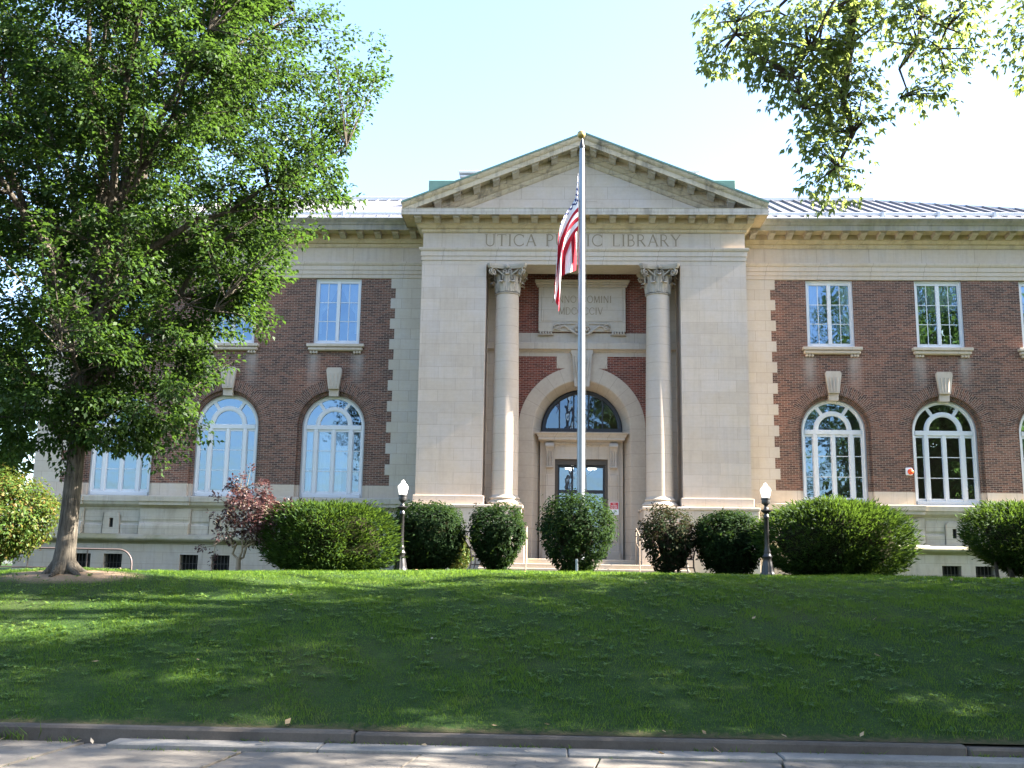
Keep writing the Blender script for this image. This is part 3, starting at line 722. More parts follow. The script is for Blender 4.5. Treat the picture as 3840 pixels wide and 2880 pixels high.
# portico piers, pedestals, columns
for s in (-1, 1):
    b = MB(); x0, x1 = sorted((s * 3.326, s * AX)); b.box(x0, x1, PY, .2, 3.98, 11.947)
    pier = b.build('pier', M['pier'], LIB)
    b = MB(); b.bevbox(x0 - .07, x1 + .07, PY - .07, .2, 3.68, 3.985, .012); b.build('pier_base', M['pier'], pier)
    b = MB(); x0, x1 = sorted((s * 2.0, s * 5.74)); b.bevbox(x0, x1, -1.86, .2, 1.2, 3.62, .008); b.bevbox(x0 - (.03 if s < 0 else .05), x1 + (.05 if s < 0 else .03), -1.90, .25, 3.585, 3.682, .015)
    b.build('pedestal', M['pier'], LIB)
    # column
    xc, yc = s * 2.60, PY - .008 + .455
    b = MB()
    tor = lambda r, z0, z1, n=7: [(r + (z1 - z0) / 2 * math.sin(math.pi * k / (n - 1)), z0 + (z1 - z0) * k / (n - 1)) for k in range(n)]
    prof = tor(.545, 3.685, 3.83) + [(.535, 3.832), (.51, 3.86), (.51, 3.875)] + tor(.49, 3.885, 3.975) + [(.485, 3.98), (.475, 4.0), (.455, 4.04)]
    b.lathe(prof, (xc, yc, 0), 40); 
    col = b.build('column', M['carved'], LIB, origin=(xc, yc, 3.68), smooth=50)
    b = MB(); prof = []
    for k in range(15):
        u = k / 14; r = .455 - .062 * max(0, (u - .25) / .75) ** 1.35; prof.append((r, 4.04 + (10.93 - 4.04) * u))
    b.lathe(prof, (xc, yc, 0), 48); b.build('shaft', stone('limestone_shaft', LIME, row=.62, width=40.0, offz=0.12, var=.03) if s < 0 else bpy.data.materials['limestone_shaft'], col, smooth=50)
    # corinthian capital
    b = MB()
    b.lathe([(.392, 10.93)] + tor(.40, 10.935, 11.0) + [(.36, 11.02), (.33, 11.25), (.34, 11.5), (.38, 11.68), (.46, 11.76)], (xc, yc, 0), 32)
    def acanthus(th, z0, h, wd, r0, curl):
        d = Vector((math.cos(th), math.sin(th), 0)); tt = Vector((-d.y, d.x, 0)); L = []
        for k in range(10):
            u = k / 9
            if u < .72: rr = r0 + .02 + .05 * u * u; zz_ = z0 + h * u / .72 * .93
            else:
                a_ = (u - .72) / .28 * R(165); rr = r0 + .046 + curl * (1 - math.cos(a_)); zz_ = z0 + h * .93 + curl * math.sin(a_) * .8
            wv = wd * (.75 + .35 * math.sin(math.pi * min(u, .9))) * (1 + .18 * (k % 2)) * (1 if u < .8 else 1 - (u - .8) * 2.2)
            c_ = Vector((xc, yc, zz_)) + d * rr
            L.append([tuple(c_ - tt * wv - d * .02), tuple(c_ - tt * wv * .45 + d * .02), tuple(c_ + d * .005), tuple(c_ + tt * wv * .45 + d * .02), tuple(c_ + tt * wv - d * .02)])
        b.strips(L)
    for k in range(8): acanthus(2 * math.pi * (k + .5) / 8, 11.0, .30, .115, .405, .095)
    for k in range(8): acanthus(2 * math.pi * k / 8, 11.02, .54, .095, .40, .125)
    for k in range(4):   # corner volutes and cauliculi
        th = math.pi / 4 + k * math.pi / 2; d = Vector((math.cos(th), math.sin(th), 0)); tt = Vector((-d.y, d.x, 0))
        for sg in (-1, 1):
            st = Vector((xc, yc, 11.42)) + (d * .30 + tt * sg * .26)
            pts = [st, st + d * .08 - tt * sg * .04 + Vector((0, 0, .14)), st + d * .22 - tt * sg * .14 + Vector((0, 0, .27))]
            cen = Vector((xc, yc, 11.68)) + d * .70 + tt * sg * .05
            for j in range(14):
                a_ = R(130) - j * R(42); rad = .14 * (1 - j / 15); pts.append(cen + d * rad * math.cos(a_) + Vector((0, 0, rad * math.sin(a_))) )
            b.tube(pts, [.026] * 3 + [.03 - .0012 * j for j in range(14)], 6)
        th2 = k * math.pi / 2; d2 = Vector((math.cos(th2), math.sin(th2), 0)); t2 = Vector((-d2.y, d2.x, 0))
        for sg in (-1, 1):   # inner helices
            cen = Vector((xc, yc, 11.70)) + d2 * .47 + t2 * sg * .075
            pts = [Vector((xc, yc, 11.42)) + d2 * .43 + t2 * sg * .17, Vector((xc, yc, 11.58)) + d2 * .45 + t2 * sg * .15]
            for j in range(9):
                a_ = R(20) + j * R(42); rad = .07 * (1 - j / 11); pts.append(cen + t2 * sg * rad * math.cos(a_) + Vector((0, 0, rad * math.sin(a_))))
            b.tube(pts, .018, 5)
        b.sphere(tuple(Vector((xc, yc, 11.86)) + d2 * .50), .075, 6, sq=(1, 1, 1.1))
    # abacus with concave sides
    ab = []
    for k in range(4):
        th = math.pi / 4 + k * math.pi / 2
        d = Vector((math.cos(th), math.sin(th))); t2 = Vector((-d.y, d.x))
        ab += [d * .91 - t2 * .06, d * .91 + t2 * .06]
        thm = th + math.pi / 4; dm = Vector((math.cos(thm), math.sin(thm))); tm = Vector((-dm.y, dm.x))
        for q in (-.42, -.22, 0, .22, .42): ab.append(dm * (.49 + .62 * q * q) + tm * q)
    ab = [(v.x, v.y) for v in ab]
    b.prism(ab, lambda p: (xc + p[0] * .94, yc + p[1] * .94, 11.79), lambda p: (xc + p[0], yc + p[1], 11.87))
    b.prism(ab, lambda p: (xc + p[0], yc + p[1], 11.872), lambda p: (xc + p[0], yc + p[1], 11.944))
    b.build('capital', M['capital'], col, smooth=35)

# portico entablature
PP = [(-AX, .3), (-AX, PY), (AX, PY), (AX, .3)]
dz = .055
b = MB(); b.sweep([(-.3, 11.947), (.0, 11.947), (.0, 12.09), (.025, 12.09), (.025, 12.24), (.05, 12.24), (.05, 12.40), (.08, 12.42), (.11, 12.48), (.11, 12.53), (-.3, 12.535)], PP)
b.box(-3.33, 3.33, PY + .01, -.45, 11.949, 12.3)
b.build('architrave', M['stone'], LIB)
b = MB(); b.sweep([(-.3, 12.532), (-.012, 12.532), (-.012, 13.085), (-.3, 13.085)], PP)
frz = b.build('frieze', M['stone'], LIB)
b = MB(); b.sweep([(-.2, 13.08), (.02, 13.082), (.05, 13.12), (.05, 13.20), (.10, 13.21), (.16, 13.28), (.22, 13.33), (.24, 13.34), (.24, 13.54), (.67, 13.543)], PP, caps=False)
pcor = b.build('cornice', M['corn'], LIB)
b = MB(); b.sweep([(.67, 13.54), (.68, 13.51), (.685, 13.515), (.685, 13.715), (.70, 13.745), (-.1, 13.79)], PP)
b.build('corona', M['coronagrey'], pcor)
proto = None
for k in range(18):
    xc = -5.695 + k * .67
    if proto is None:
        mbm = MB(); prof = [(.24, 13.35), (.30, 13.34), (.36, 13.37), (.45, 13.42), (.52, 13.425), (.58, 13.45), (.58, 13.54), (.24, 13.54)]
        mbm.prism(prof, lambda p: (xc - .105, PY - p[0], p[1]), lambda p: (xc + .105, PY - p[0], p[1]))
        mbm.box(xc - .13, xc + .13, PY - .60, PY - .24, 13.49, 13.537)
        proto = mbm.build('modillion', M['coronagrey'], pcor, origin=(xc, PY, 13.4)); xm0 = xc
    else:
        c = proto.copy(); C.objects.link(c); c.location.x += xc - xm0
# pediment
SL = .4; APX = 16.43
zl = lambda x: APX - SL * abs(x)
b = MB(); b.flat([(-4.75, 13.73), (4.75, 13.73), (0, 15.63)], [], lambda p: (p[0], PY, p[1])); b.box(-.49, .49, PY - .012, PY, 14.22, 14.50)
pedm = b.build('pediment', M['tymp'], LIB)
prof = [(-.2, -.02), (.75, -.035), (.75, -.075), (.72, -.14), (.68, -.19), (.665, -.20), (.665, -.37), (.64, -.375), (.62, -.345), (.24, -.345), (.24, -.54), (.20, -.56), (.12, -.66), (.07, -.69), (.07, -.76), (.03, -.84), (0, -.86)]
b = MB()
for s in (-1, 1):
    xm = [min(6.215, (APX + h - 13.72) / SL) for (o, h) in prof]
    L = []
    for u in [0, .2, .4, .6, .8, 1.0]:
        L.append([(s * x * u, PY - o, zl(x * u) + h) for (o, h), x in zip(prof, xm)])
    b.strips(L)
rak = b.build('raking_cornice', M['ped'], pedm)
for s in (-1, 1):
    for k in range(8):
        xc = s * (.335 + k * .67); w_ = .105
        prf = [(.24, -.53), (.30, -.54), (.36, -.51), (.45, -.46), (.52, -.45), (.57, -.43), (.57, -.34), (.24, -.34)]
        mm = MB()
        mm.prism(prf, lambda p: (xc - w_, PY - p[0], zl(xc - w_) + p[1]), lambda p: (xc + w_, PY - p[0], zl(xc + w_) + p[1]))
        w2 = .13; prf2 = [(.24, -.395), (.60, -.395), (.60, -.348), (.24, -.348)]
        mm.prism(prf2, lambda p: (xc - w2, PY - p[0], zl(xc - w2) + p[1]), lambda p: (xc + w2, PY - p[0], zl(xc + w2) + p[1]))
        mm.build('pediment_bracket', M['coronagrey'], pedm)
b = MB()
for s in (-1, 1):
    b.add([(0, PY - .775, APX + .03), (s * 6.25, PY - .775, zl(6.25) + .03), (s * 6.25, 5.0, zl(6.25) + .03), (0, 5.0, APX + .03),
           (0, PY - .775, APX - .035), (s * 6.25, PY - .775, zl(6.25) - .035), (s * 6.25, 5.0, zl(6.25) - .035), (0, 5.0, APX - .035)],
          [(0, 1, 2, 3), (4, 5, 6, 7), (0, 1, 5, 4), (1, 2, 6, 5), (2, 3, 7, 6)])
b.build('copper_roof_edge', M['copper'], LIB)
b = MB(); b.bevbox(-5.95, 6.05, 2.6, 4.5, 13.5, 16.66, .03); b.build('copper_roof_curb', M['copper'], LIB)
b = MB(); b.bevbox(-4.95, 5.0, 6, 12, 14, 18.25, .03); b.bevbox(-5.1, 5.15, 5.85, 12.1, 18.255, 18.36, .02); b.bevbox(-5.05, 5.1, 5.9, 12.1, 18.10, 18.17, .02); b.build('roof_monitor', M['gutter'], LIB)

# ---- entrance wall inside the portico
ACZ, AR = 6.48, 1.72
b = MB()
out = [(-3.33, 1.9)] + [(-2.205, 1.9)] + arch_pts(0.02, ACZ, 2.205, None, 32) + [(2.245, 1.9)] + [(3.33, 1.9), (3.33, 12.3), (-3.33, 12.3)]
b.flat(out, [], lambda p: (p[0], 0.0, p[1])); b.build('entrance_brick_wall', M['brickred'], LIB)
b = MB(); b.box(-3.34, 3.34, -.46, .1, 12.30, 12.34); b.build('portico_ceiling', M['stone'], LIB)
b = MB(); n = 32
L = lambda r, y: [(.02 - r * math.cos(math.pi * k / n), y, ACZ + r * math.sin(math.pi * k / n)) for k in range(n + 1)]
J = lambda r, y: [(.02 - r, y, 1.93)] + L(r, y) + [(.02 + r, y, 1.93)]
b.strips([J(2.22, .01), J(2.22, -.02), J(AR, -.02), J(AR - .03, 0.0), J(1.42, .6), J(1.42, .75)])
b.box(-.87, .91, -.021, .0, 8.62, 9.05)
arc_mat = stone('limestone_arch', (0.41, 0.355, 0.275), row=.47, width=3.0, var=.03, mort=.0)
t = NT('limestone_voussoir'); p = t.n('TexCoord').outputs['Object']; q = t.n('SeparateXYZ', {0: p})
ang = t.math('ARCTAN2', q.outputs[2], q.outputs[0]); isup = t.math('GREATER_THAN', q.outputs[2], 0.0)
pos = t.n('NewGeometry').outputs['Position']
ja = t.math('ABSOLUTE', t.math('SUBTRACT', t.math('FRACT', t.math('DIVIDE', ang, math.pi / 13)), .5)); jz = t.math('ABSOLUTE', t.math('SUBTRACT', t.math('FRACT', t.math('DIVIDE', q.outputs[2], .435)), .5))
jf = t.math('ADD', t.math('MULTIPLY', t.math('GREATER_THAN', ja, .487), isup), t.math('MULTIPLY', t.math('GREATER_THAN', jz, .487), t.math('SUBTRACT', 1.0, isup)))
n1 = t.noise(pos, 1.3, 6, .6); n2 = t.noise(pos, 10, 5, .6)
cc = t.ramp(t.math('ADD', t.math('MULTIPLY', n1, .6), t.math('MULTIPLY', n2, .4)), [(.3, (.39, .315, .245)), (.7, (.50, .415, .325))])
cc = t.mix(t.math('MULTIPLY', jf, .45), cc, c4(.14, .12, .10))
M['vous'] = t.surf(t.n('BsdfPrincipled', {'Base Color': cc, 'Roughness': .85, 'Specular IOR Level': .2}).outputs[0])
arch = b.build('entrance_arch', M['vous'], LIB, origin=(.02, 0, ACZ), smooth=30)
b = MB(); b.prism([(-.24, 7.95), (.28, 7.95), (.37, 9.10), (.41, 9.14), (.41, 9.27), (-.37, 9.27), (-.37, 9.14), (-.33, 9.10)], lambda p: (p[0], -.16, p[1]), lambda p: (p[0], .3, p[1]))
for sg in (-1, 1):
    pts = [(.02 + sg * (.24 - .10 * u), -.17 - .03 * math.sin(u * math.pi), 9.02 - .85 * u) for u in np.linspace(0, 1, 8)]
    b.tube(pts, .035, 6)
    b.tube([(.02 + sg * .13 + .09 * math.cos(a_) * (1 - a_ / 9), -.175, 8.85 + .09 * math.sin(a_) * (1 - a_ / 9)) for a_ in np.linspace(0, 6.5, 14)], .022, 5)
b.tube([(.02, -.175, 8.95), (.02, -.19, 8.5), (.02, -.17, 8.1)], [.05, .06, .03], 8)
b.build('keystone', M['carved'], arch)
# stone pilasters behind the columns, string course, frieze band
b = MB()
for s in (-1, 1):
    x0, x1 = sorted((s * 2.88, s * 3.33)); b = MB(); b.box(x0, x1, -.06, .0, 1.95, 12.3); b.build('wall_pilaster', M['ashlar'], LIB)
b = MB()
b.sweep([(.02, 9.045), (.02, 9.19), (.05, 9.20), (.10, 9.26), (.20, 9.285), (.20, 9.50), (.18, 9.52), (0, 9.54)], [(-3.33, 0), (3.33, 0)])
b.build('string_course', M['stone'], LIB)
b = MB(); b.box(-3.33, 3.33, -.03, 0, 9.54, 9.895); b.build('stone_band', M['stone'], LIB)
# inscribed tablet
b = MB(); b.bevbox(-1.53, 1.56, -.13, .0, 9.93, 11.56, .01); b.bevbox(-1.43, 1.46, -.15, -.12, 10.3, 11.50, .012)
for (q, z0, z1) in ((.06, 11.562, 11.64), (.10, 11.642, 11.72), (.14, 11.722, 11.80)): b.bevbox(-1.53 - q, 1.56 + q, -.13 - q, .0, z0, z1, .015)
for s in (-1, 1):
    for k in range(5): b.bevbox(.015 + s * 1.28 - .22 + k * .095, .015 + s * 1.28 - .16 + k * .095, -.16, -.02, 9.83, 9.93, .01)
    b.bevbox(.015 + s * 1.28 - .27, .015 + s * 1.28 + .27, -.14, -.02, 9.80, 9.83, .005)
plq = b.build('inscription_tablet', M['tymp'], LIB)
b = MB()
for s in (-1, 1):
    pts = []
    for j in range(14):
        a_ = R(-60) - j * R(40); rad = .15 * (1 - (13 - j) / 15)
        pts.append((.015 + s * (.86 + rad * math.cos(a_ + R(200))), -.17, 10.06 + rad * math.sin(a_ + R(200))))
    pts += [(.015 + s * (.62), -.17, 10.13), (.015 + s * .42, -.17, 9.98), (.015 + s * .22, -.17, 9.84), (.015 + s * .05, -.17, 9.83)]
    b.tube(pts, [.03] * 14 + [.045, .05, .045, .03], 6)
    b.tube([(.015 + s * (.18 + .11 * math.cos(a_) * (1 - a_ / 10)), -.17, 10.02 + .11 * math.sin(a_) * (1 - a_ / 10)) for a_ in np.linspace(0, 7.5, 16)], .028, 5)
    b.tube([(.015 + s * .95, -.16, 10.19), (.015 + s * .25, -.16, 10.20)], .02, 5)
b.sphere((.015, -.18, 10.18), .09, 6); b.sphere((.015, -.18, 9.92), .07, 6)
b.build('scroll_ornament', M['carved'], plq, smooth=40)

# roman lettering drawn as strokes
def arcp(cx, cy, rx, ry, a0, a1, n=14): return [(cx + rx * math.cos(R(a0 + (a1 - a0) * k / n)), cy + ry * math.sin(R(a0 + (a1 - a0) * k / n))) for k in range(n + 1)]
def ser(x, y, w_=.10): return ([(x - w_, y), (x + w_, y)], .045)
T_, H_ = .075, .115
GL = {
 'A': (.82, [([(.08, 0), (.41, 1)], T_), ([(.41, 1), (.76, 0)], H_), ([(.2, .36), (.63, .36)], .055), ser(.08, .02), ser(.75, .02)]),
 'B': (.64, [([(.12, 0), (.12, 1)], H_), ([(.1, .98)] + arcp(.3, .75, .19, .23, 90, -90) + [(.1, .52)], T_), ([(.1, .52)] + arcp(.32, .27, .24, .25, 90, -90) + [(.1, .02)], T_), ser(.1, .02, .07), ser(.1, .98, .07)]),
 'C': (.86, [(arcp(.48, .5, .41, .48, 42, 318, 22), .085), ([(.79, .72), (.79, .93)], .05), ([(.79, .28), (.79, .07)], .04)]),
 'D': (.84, [([(.12, 0), (.12, 1)], H_), ([(.1, .98)] + arcp(.33, .5, .43, .48, 90, -90, 18) + [(.1, .02)], T_), ser(.1, .02, .07), ser(.1, .98, .07)]),
 'I': (.32, [([(.16, 0), (.16, 1)], H_), ser(.16, .02), ser(.16, .98)]),
 'L': (.60, [([(.12, 0), (.12, 1)], H_), ([(.1, .025), (.54, .025)], .05), ([(.55, .0), (.55, .16)], .05), ser(.12, .98)]),
 'M': (.98, [([(.12, 0), (.16, 1)], T_), ([(.16, 1), (.49, .04)], H_), ([(.49, .04), (.83, 1)], T_), ([(.83, 1), (.88, 0)], H_), ser(.12, .02), ser(.88, .02)]),
 'N': (.86, [([(.12, 0), (.12, 1)], T_), ([(.12, 1), (.74, .0)], H_), ([(.74, 0), (.74, 1)], T_), ser(.12, .02), ser(.74, .98)]),
 'O': (.94, [(arcp(.47, .5, .41, .48, 0, 360, 28), .085)]),
 'P': (.62, [([(.12, 0), (.12, 1)], H_), ([(.1, .98)] + arcp(.31, .73, .24, .25, 90, -90) + [(.1, .48)], T_), ser(.12, .02), ser(.1, .98, .07)]),
 'R': (.74, [([(.12, 0), (.12, 1)], H_), ([(.1, .98)] + arcp(.31, .74, .22, .24, 90, -90) + [(.1, .50)], T_), ([(.32, .5), (.66, .0)], H_), ser(.12, .02), ser(.1, .98, .07), ser(.68, .02, .05)]),
 'T': (.74, [([(.37, 0), (.37, 1)], H_), ([(.05, .975), (.69, .975)], .05), ([(.05, 1), (.05, .84)], .045), ([(.69, 1), (.69, .84)], .045), ser(.37, .02)]),
 'U': (.84, [([(.13, 1), (.13, .33)] + arcp(.42, .31, .29, .30, 180, 360, 14) + [(.71, 1)], .085), ser(.13, .98), ser(.71, .98)]),
 'V': (.82, [([(.06, 1), (.42, .0)], H_), ([(.42, 0), (.76, 1)], T_), ser(.07, .98), ser(.75, .98)]),
 'Y': (.80, [([(.06, 1), (.40, .48)], H_), ([(.40, .48), (.74, 1)], T_), ([(.40, .5), (.40, 0)], H_), ser(.07, .98), ser(.73, .98), ser(.40, .02)]),
 'S': (.55, [(arcp(.27, .74, .19, .23, 30, 265, 14) + arcp(.27, .26, .21, .25, 90, -150, 14), .085)]),
 'K': (.70, [([(.12, 0), (.12, 1)], H_), ([(.12, .42), (.60, 1)], T_), ([(.28, .60), (.66, 0)], H_)]),
 'G': (.88, [(arcp(.48, .5, .41, .48, 42, 360, 22), .085), ([(.55, .45), (.89, .45)], .05)]),
 'W': (1.1, [([(.05, 1), (.30, 0)], H_), ([(.30, 0), (.54, 1)], T_), ([(.54, 1), (.80, 0)], H_), ([(.80, 0), (1.04, 1)], T_)]),
 'E': (.58, [([(.12, 0), (.12, 1)], H_), ([(.1, .975), (.52, .975)], .06), ([(.1, .52), (.46, .52)], .06), ([(.1, .025), (.54, .025)], .06)]),
 ' ': (.52, []),
}
def lettering(name, text, x0, x1, z0, h, y, mt, parent, gap=.10, mul=1.0):
    wid = sum(GL[c_][0] + gap for c_ in text) - gap
    sx = (x1 - x0) / wid; x = x0; b = MB(); k = 0
    for c_ in text:
        for pts, wd in GL[c_][1]:
            P = [Vector((x + p[0] * sx, z0 + p[1] * h)) for p in pts]; wd = wd * h * mul / 2; k += 1; yy = y - .0004 * (k % 6)
            lo, hi = [], []
            for i in range(len(P)):
                d = (P[min(i + 1, len(P) - 1)] - P[max(i - 1, 0)]).normalized(); nn = Vector((-d.y, d.x)) * wd
                lo.append((P[i].x + nn.x, yy, P[i].y + nn.y)); hi.append((P[i].x - nn.x, yy, P[i].y - nn.y))
            b.strips([lo, hi])
        x += (GL[c_][0] + gap) * sx
    return b.build(name, mt, parent)
lettering('lettering', 'UTICA PUBLIC LIBRARY', -3.40, 3.37, 12.61, .425, PY + .0085, M['letter'], frz)
lettering('lettering', 'ANNO DOMINI', -1.05, 1.06, 10.975, .255, -.1535, M['letter'], plq)
lettering('lettering', 'MDCCCCIV', -.81, .75, 10.545, .255, -.1535, M['letter'], plq)

# door surround, door and lunette
b = MB()
for s in (-1, 1):
    x0, x1 = sorted((.02 + s * .925, .02 + s * 1.31)); b.box(x0, x1, .27, .8, 1.95, 5.95); b.bevbox(x0 + .06, x1 - .06, .245, .28, 2.55, 4.9, .012)
    b.bevbox(x0 - .05, x1 + .05, .2, .6, 1.95, 2.25, .015)
    x0, x1 = sorted((.02 + s * 1.305, .02 + s * 1.45)); b.box(x0, x1, .33, .8, 1.95, 6.3)
b.box(-.92, .96, .30, .8, 5.44, 5.90)
b.sweep([(-.2, 5.87), (.03, 5.88), (.05, 5.91), (.05, 5.93), (.10, 5.95), (.10, 6.02), (.14, 6.03), (.30, 6.08), (.32, 6.09), (.32, 6.18), (.35, 6.19), (.37, 6.25), (.43, 6.31), (.43, 6.335), (-.3, 6.42)], [(-1.17, .7), (-1.17, .32), (1.21, .32), (1.21, .7)])
for k in range(17): b.bevbox(-.82 + k * .1, -.765 + k * .1, .175, .23, 5.955, 6.015, .005)
srd = b.build('door_surround', M['stone'], LIB)
for s in (-1, 1):
    b = MB(); xc = .02 + s * 1.115
    prof = [(.27, 5.10), (.20, 5.12), (.17, 5.2), (.18, 5.4), (.14, 5.65), (.06, 5.80), (.03, 5.90), (.06, 5.98), (.27, 6.02)]
    b.prism(prof, lambda p: (xc - .13, p[0], p[1]), lambda p: (xc + .13, p[0], p[1]))
    for q in (-.085, 0, .085): b.tube([(xc + q, .13, 5.72), (xc + q, .165, 5.4), (xc + q, .16, 5.18)], .028, 6)
    b.tube([(xc - .15, .06, 5.88), (xc + .15, .06, 5.88)], .075, 10); b.tube([(xc - .13, .165, 5.15), (xc + .13, .165, 5.15)], .04, 8)
    b.build('console', M['carved'], srd)
b = MB()
b.prism([(-.905, 1.95), (.945, 1.95), (.945, 5.445), (-.905, 5.445)], lambda p: (p[0], .36, p[1]), lambda p: (p[0], .62, p[1]), caps=False)
b.strips([[(-.905, .38, 1.95), (-.905, .38, 5.445), (.945, .38, 5.445), (.945, .38, 1.95)], [(-.80, .40, 1.95), (-.80, .40, 5.24), (.84, .40, 5.24), (.84, .40, 1.95)], [(-.80, .5, 1.95), (-.80, .5, 5.24), (.84, .5, 5.24), (.84, .5, 1.95)]])
b.box(-.905, .945, .379, .5, 5.24, 5.445)
dfr = b.build('door_frame', M['brown'], LIB)
b = MB()
for (x0, x1) in ((-.80, -.745), (-.33, -.26), (.775, .84)): b.bevbox(x0, x1, .46, .53, 1.95, 5.24, .006)
for z0, z1 in ((5.15, 5.24), (4.25, 4.37), (2.85, 2.93), (1.95, 2.2)): b.bevbox(-.745, -.33, .465, .525, z0, z1, .006); b.bevbox(-.26, .775, .465, .525, z0, z1, .006)
door = b.build('door', M['dark'], LIB)
b = MB()
for (x0, x1) in ((-.745, -.33), (-.26, .775)): b.add([(x0, .495, 2.1), (x1, .495, 2.1), (x1, .495, 5.2), (x0, .495, 5.2)], [(0, 1, 2, 3)])
b.build('pane', M['doorglass'], door)
b = MB(); b.tube([(-.2, .46, 2.9), (-.2, .40, 2.95), (-.2, .40, 3.45), (-.2, .46, 3.5)], .016, 6); b.build('handle', M['tan'], door)
b = MB()
L = lambda r, y: [(.035 - r * math.cos(math.pi * k / n), y, 6.50 + r * math.sin(math.pi * k / n)) for k in range(n + 1)]
b.strips([L(1.43, .5), L(1.43, .54), L(1.40, .52), L(1.30, .54), L(1.28, .60), L(1.28, .66)])
b.bevbox(-1.40, 1.47, .53, .66, 6.42, 6.56, .012)
for xm_ in (-.76, -.25, .27, .77): b.bevbox(xm_ - .025, xm_ + .025, .56, .64, 6.55, 6.50 + math.sqrt(1.29 ** 2 - (xm_ - .035) ** 2), .006)
lun = b.build('lunette_window', M['dark'], LIB, smooth=30)
b = MB(); b.flat(arch_pts(.035, 6.50, 1.33, None), [], lambda p: (p[0], .61, p[1])); b.build('pane', M['lunglass'], lun)
b = MB(); b.box(-1.46, 1.50, .40, .75, 6.30, 6.42); b.build('lunette_sill', M['lip'], lun)
# steps and landing
b = MB(); b.bevbox(-2.01, 2.01, -2.15, .6, 1.3, 1.95, .01); b.bevbox(-3.3, 3.3, -2.85, -1.87, 1.2, 1.79, .012); b.bevbox(-3.3, 3.3, -3.2, -2.3, 1.2, 1.645, .012)
b.build('entrance_steps', M['step'], LIB)
b = MB()
for s in (-1, 1):
    x0, x1 = sorted((s * 1.88, s * 2.35)); pr_ = [(-1.87, 1.4), (-2.55, 1.4), (-2.55, 2.35)] + [(-2.37 - .18 * math.cos(a_), 2.43 + .19 * math.sin(a_)) for a_ in np.linspace(0, math.pi * .5, 6)] + [(-1.87, 2.62)]
    b = MB(); b.prism(pr_, lambda p: (x0, p[0], p[1]), lambda p: (x1, p[0], p[1]))
    b.build('cheek_block', M['pier'], LIB, smooth=30)
# interior shell so that panes look into rooms
b = MB()
for s in (-1, 1):
    x0, x1 = sorted((s * 5.0, s * 19.2))
    b.box(x0, x1, 7.0, 7.1, 3.5, 13.4); b.box(x0, x1, .45, 7.0, 3.5, 3.6); b.box(x0, x1, .45, 7.0, 8.75, 9.0); b.box(x0, x1, .45, 7.0, 12.6, 12.7)
    b.box(s * 19.15 - .05, s * 19.15 + .05, .45, 7, 3.5, 13); b.box(s * 5.0 - .05, s * 5.0 + .05, .8, 7, 1.9, 13)
b.box(-4.95, 4.95, 7.0, 7.1, 1.9, 13.4); b.box(-4.95, 4.95, .8, 7.0, 1.85, 1.94); b.box(-4.95, 4.95, .8, 7.0, 9.0, 9.1)
b.build('interior_wall', M['interior'], LIB)
b = MB(); b.box(-XE, XE, 15.9, 16.0, .9, 13.8); b.build('rear_wall', M['brick'], LIB)

# ------------------------------------------------------------------ things hung in or on the building
def ceiling_lamp(x, y, label):
    e = empty('ceiling_lamp', (x, y, 8.75), label, 'ceiling lamp', 'fluorescent lamps inside the arched windows')
    b = MB(); b.bevbox(-.06, .06, -.9, .9, -.35, -.28, .02); b.tube([(0, -.5, -.28), (0, -.5, 0)], .01, 5); b.tube([(0, .5, -.28), (0, .5, 0)], .01, 5)
    b2 = MB(); b2.bevbox(-.10, .10, -.88, .88, -.41, -.352, .02)
    o1 = b.build('housing', M['white']); o1.parent = e; o2 = b2.build('diffuser', M['lit']); o2.parent = e
ceiling_lamp(-W3 - 1.15, 3.6, 'lit white lamp tube glowing inside the arched window behind the tree trunk')
ceiling_lamp(-W2 - 1.25, 3.6, 'lit white lamp tube glowing inside the arched window behind the purple tree')
ceiling_lamp(W2 - .55, 2.6, 'lit lamp tube seen in the left pane of the far right full arched window')
ceiling_lamp(W2 + 1.75, 2.6, 'lit lamp tube seen in the right pane of the far right full arched window')

ch = empty('chandelier', (.1, 4.0, 5.6), 'lit white chandelier with a ring of glowing globes seen through the door glass', 'chandelier')
b = MB(); b.tube([(0, 0, .1), (0, 0, 3.4)], .02, 6); b.lathe([(.05, -.55), (.12, -.5), (.07, -.2), (.05, .1)], (0, 0, 0), 10)
for k in range(8):
    a_ = k * math.pi / 4; b.tube([(0, 0, -.2), (.3 * math.cos(a_), .3 * math.sin(a_), -.35), (.52 * math.cos(a_), .52 * math.sin(a_), -.18)], .016, 5)
o = b.build('chandelier_frame', M['dark']); o.parent = ch
for k in range(8):
    a_ = k * math.pi / 4; b = MB(); b.sphere((.52 * math.cos(a_), .52 * math.sin(a_), -.08), .10, 7); o = b.build('globe', M['lit'], smooth=True); o.parent = ch

def blind(name, cx, z0, z1, y, hw, label, cat, split=True):
    b = MB(); nseg = 24
    for (a0, a1) in (((-hw, -.02), (.02, hw)) if split else ((-hw, hw),)):
        L0, L1 = [], []
        for k in range(nseg + 1):
            x = cx + a0 + (a1 - a0) * k / nseg; yy = y + .012 * math.sin(k * 1.9)
            L0.append((x, yy, z0)); L1.append((x, yy, z1))
        b.strips([L0, L1, [(p[0], p[1] + .015, p[2]) for p in L1], [(p[0], p[1] + .015, p[2]) for p in L0]], False)
        b.box(cx + a0, cx + a1, y - .012, y + .028, z0 - .03, z0)
    return tag(b.build(name, M['fabric']), label, cat)
blind('window_blind', -W1, 5.05, 6.40, .42, .98, 'white roller blind drawn down behind the arched window left of the portico', 'blind')
blind('window_blind', -W1 - .32, 4.15, 4.98, .46, .62, 'lower white blind panel hanging in the arched window left of the portico', 'blind', False)
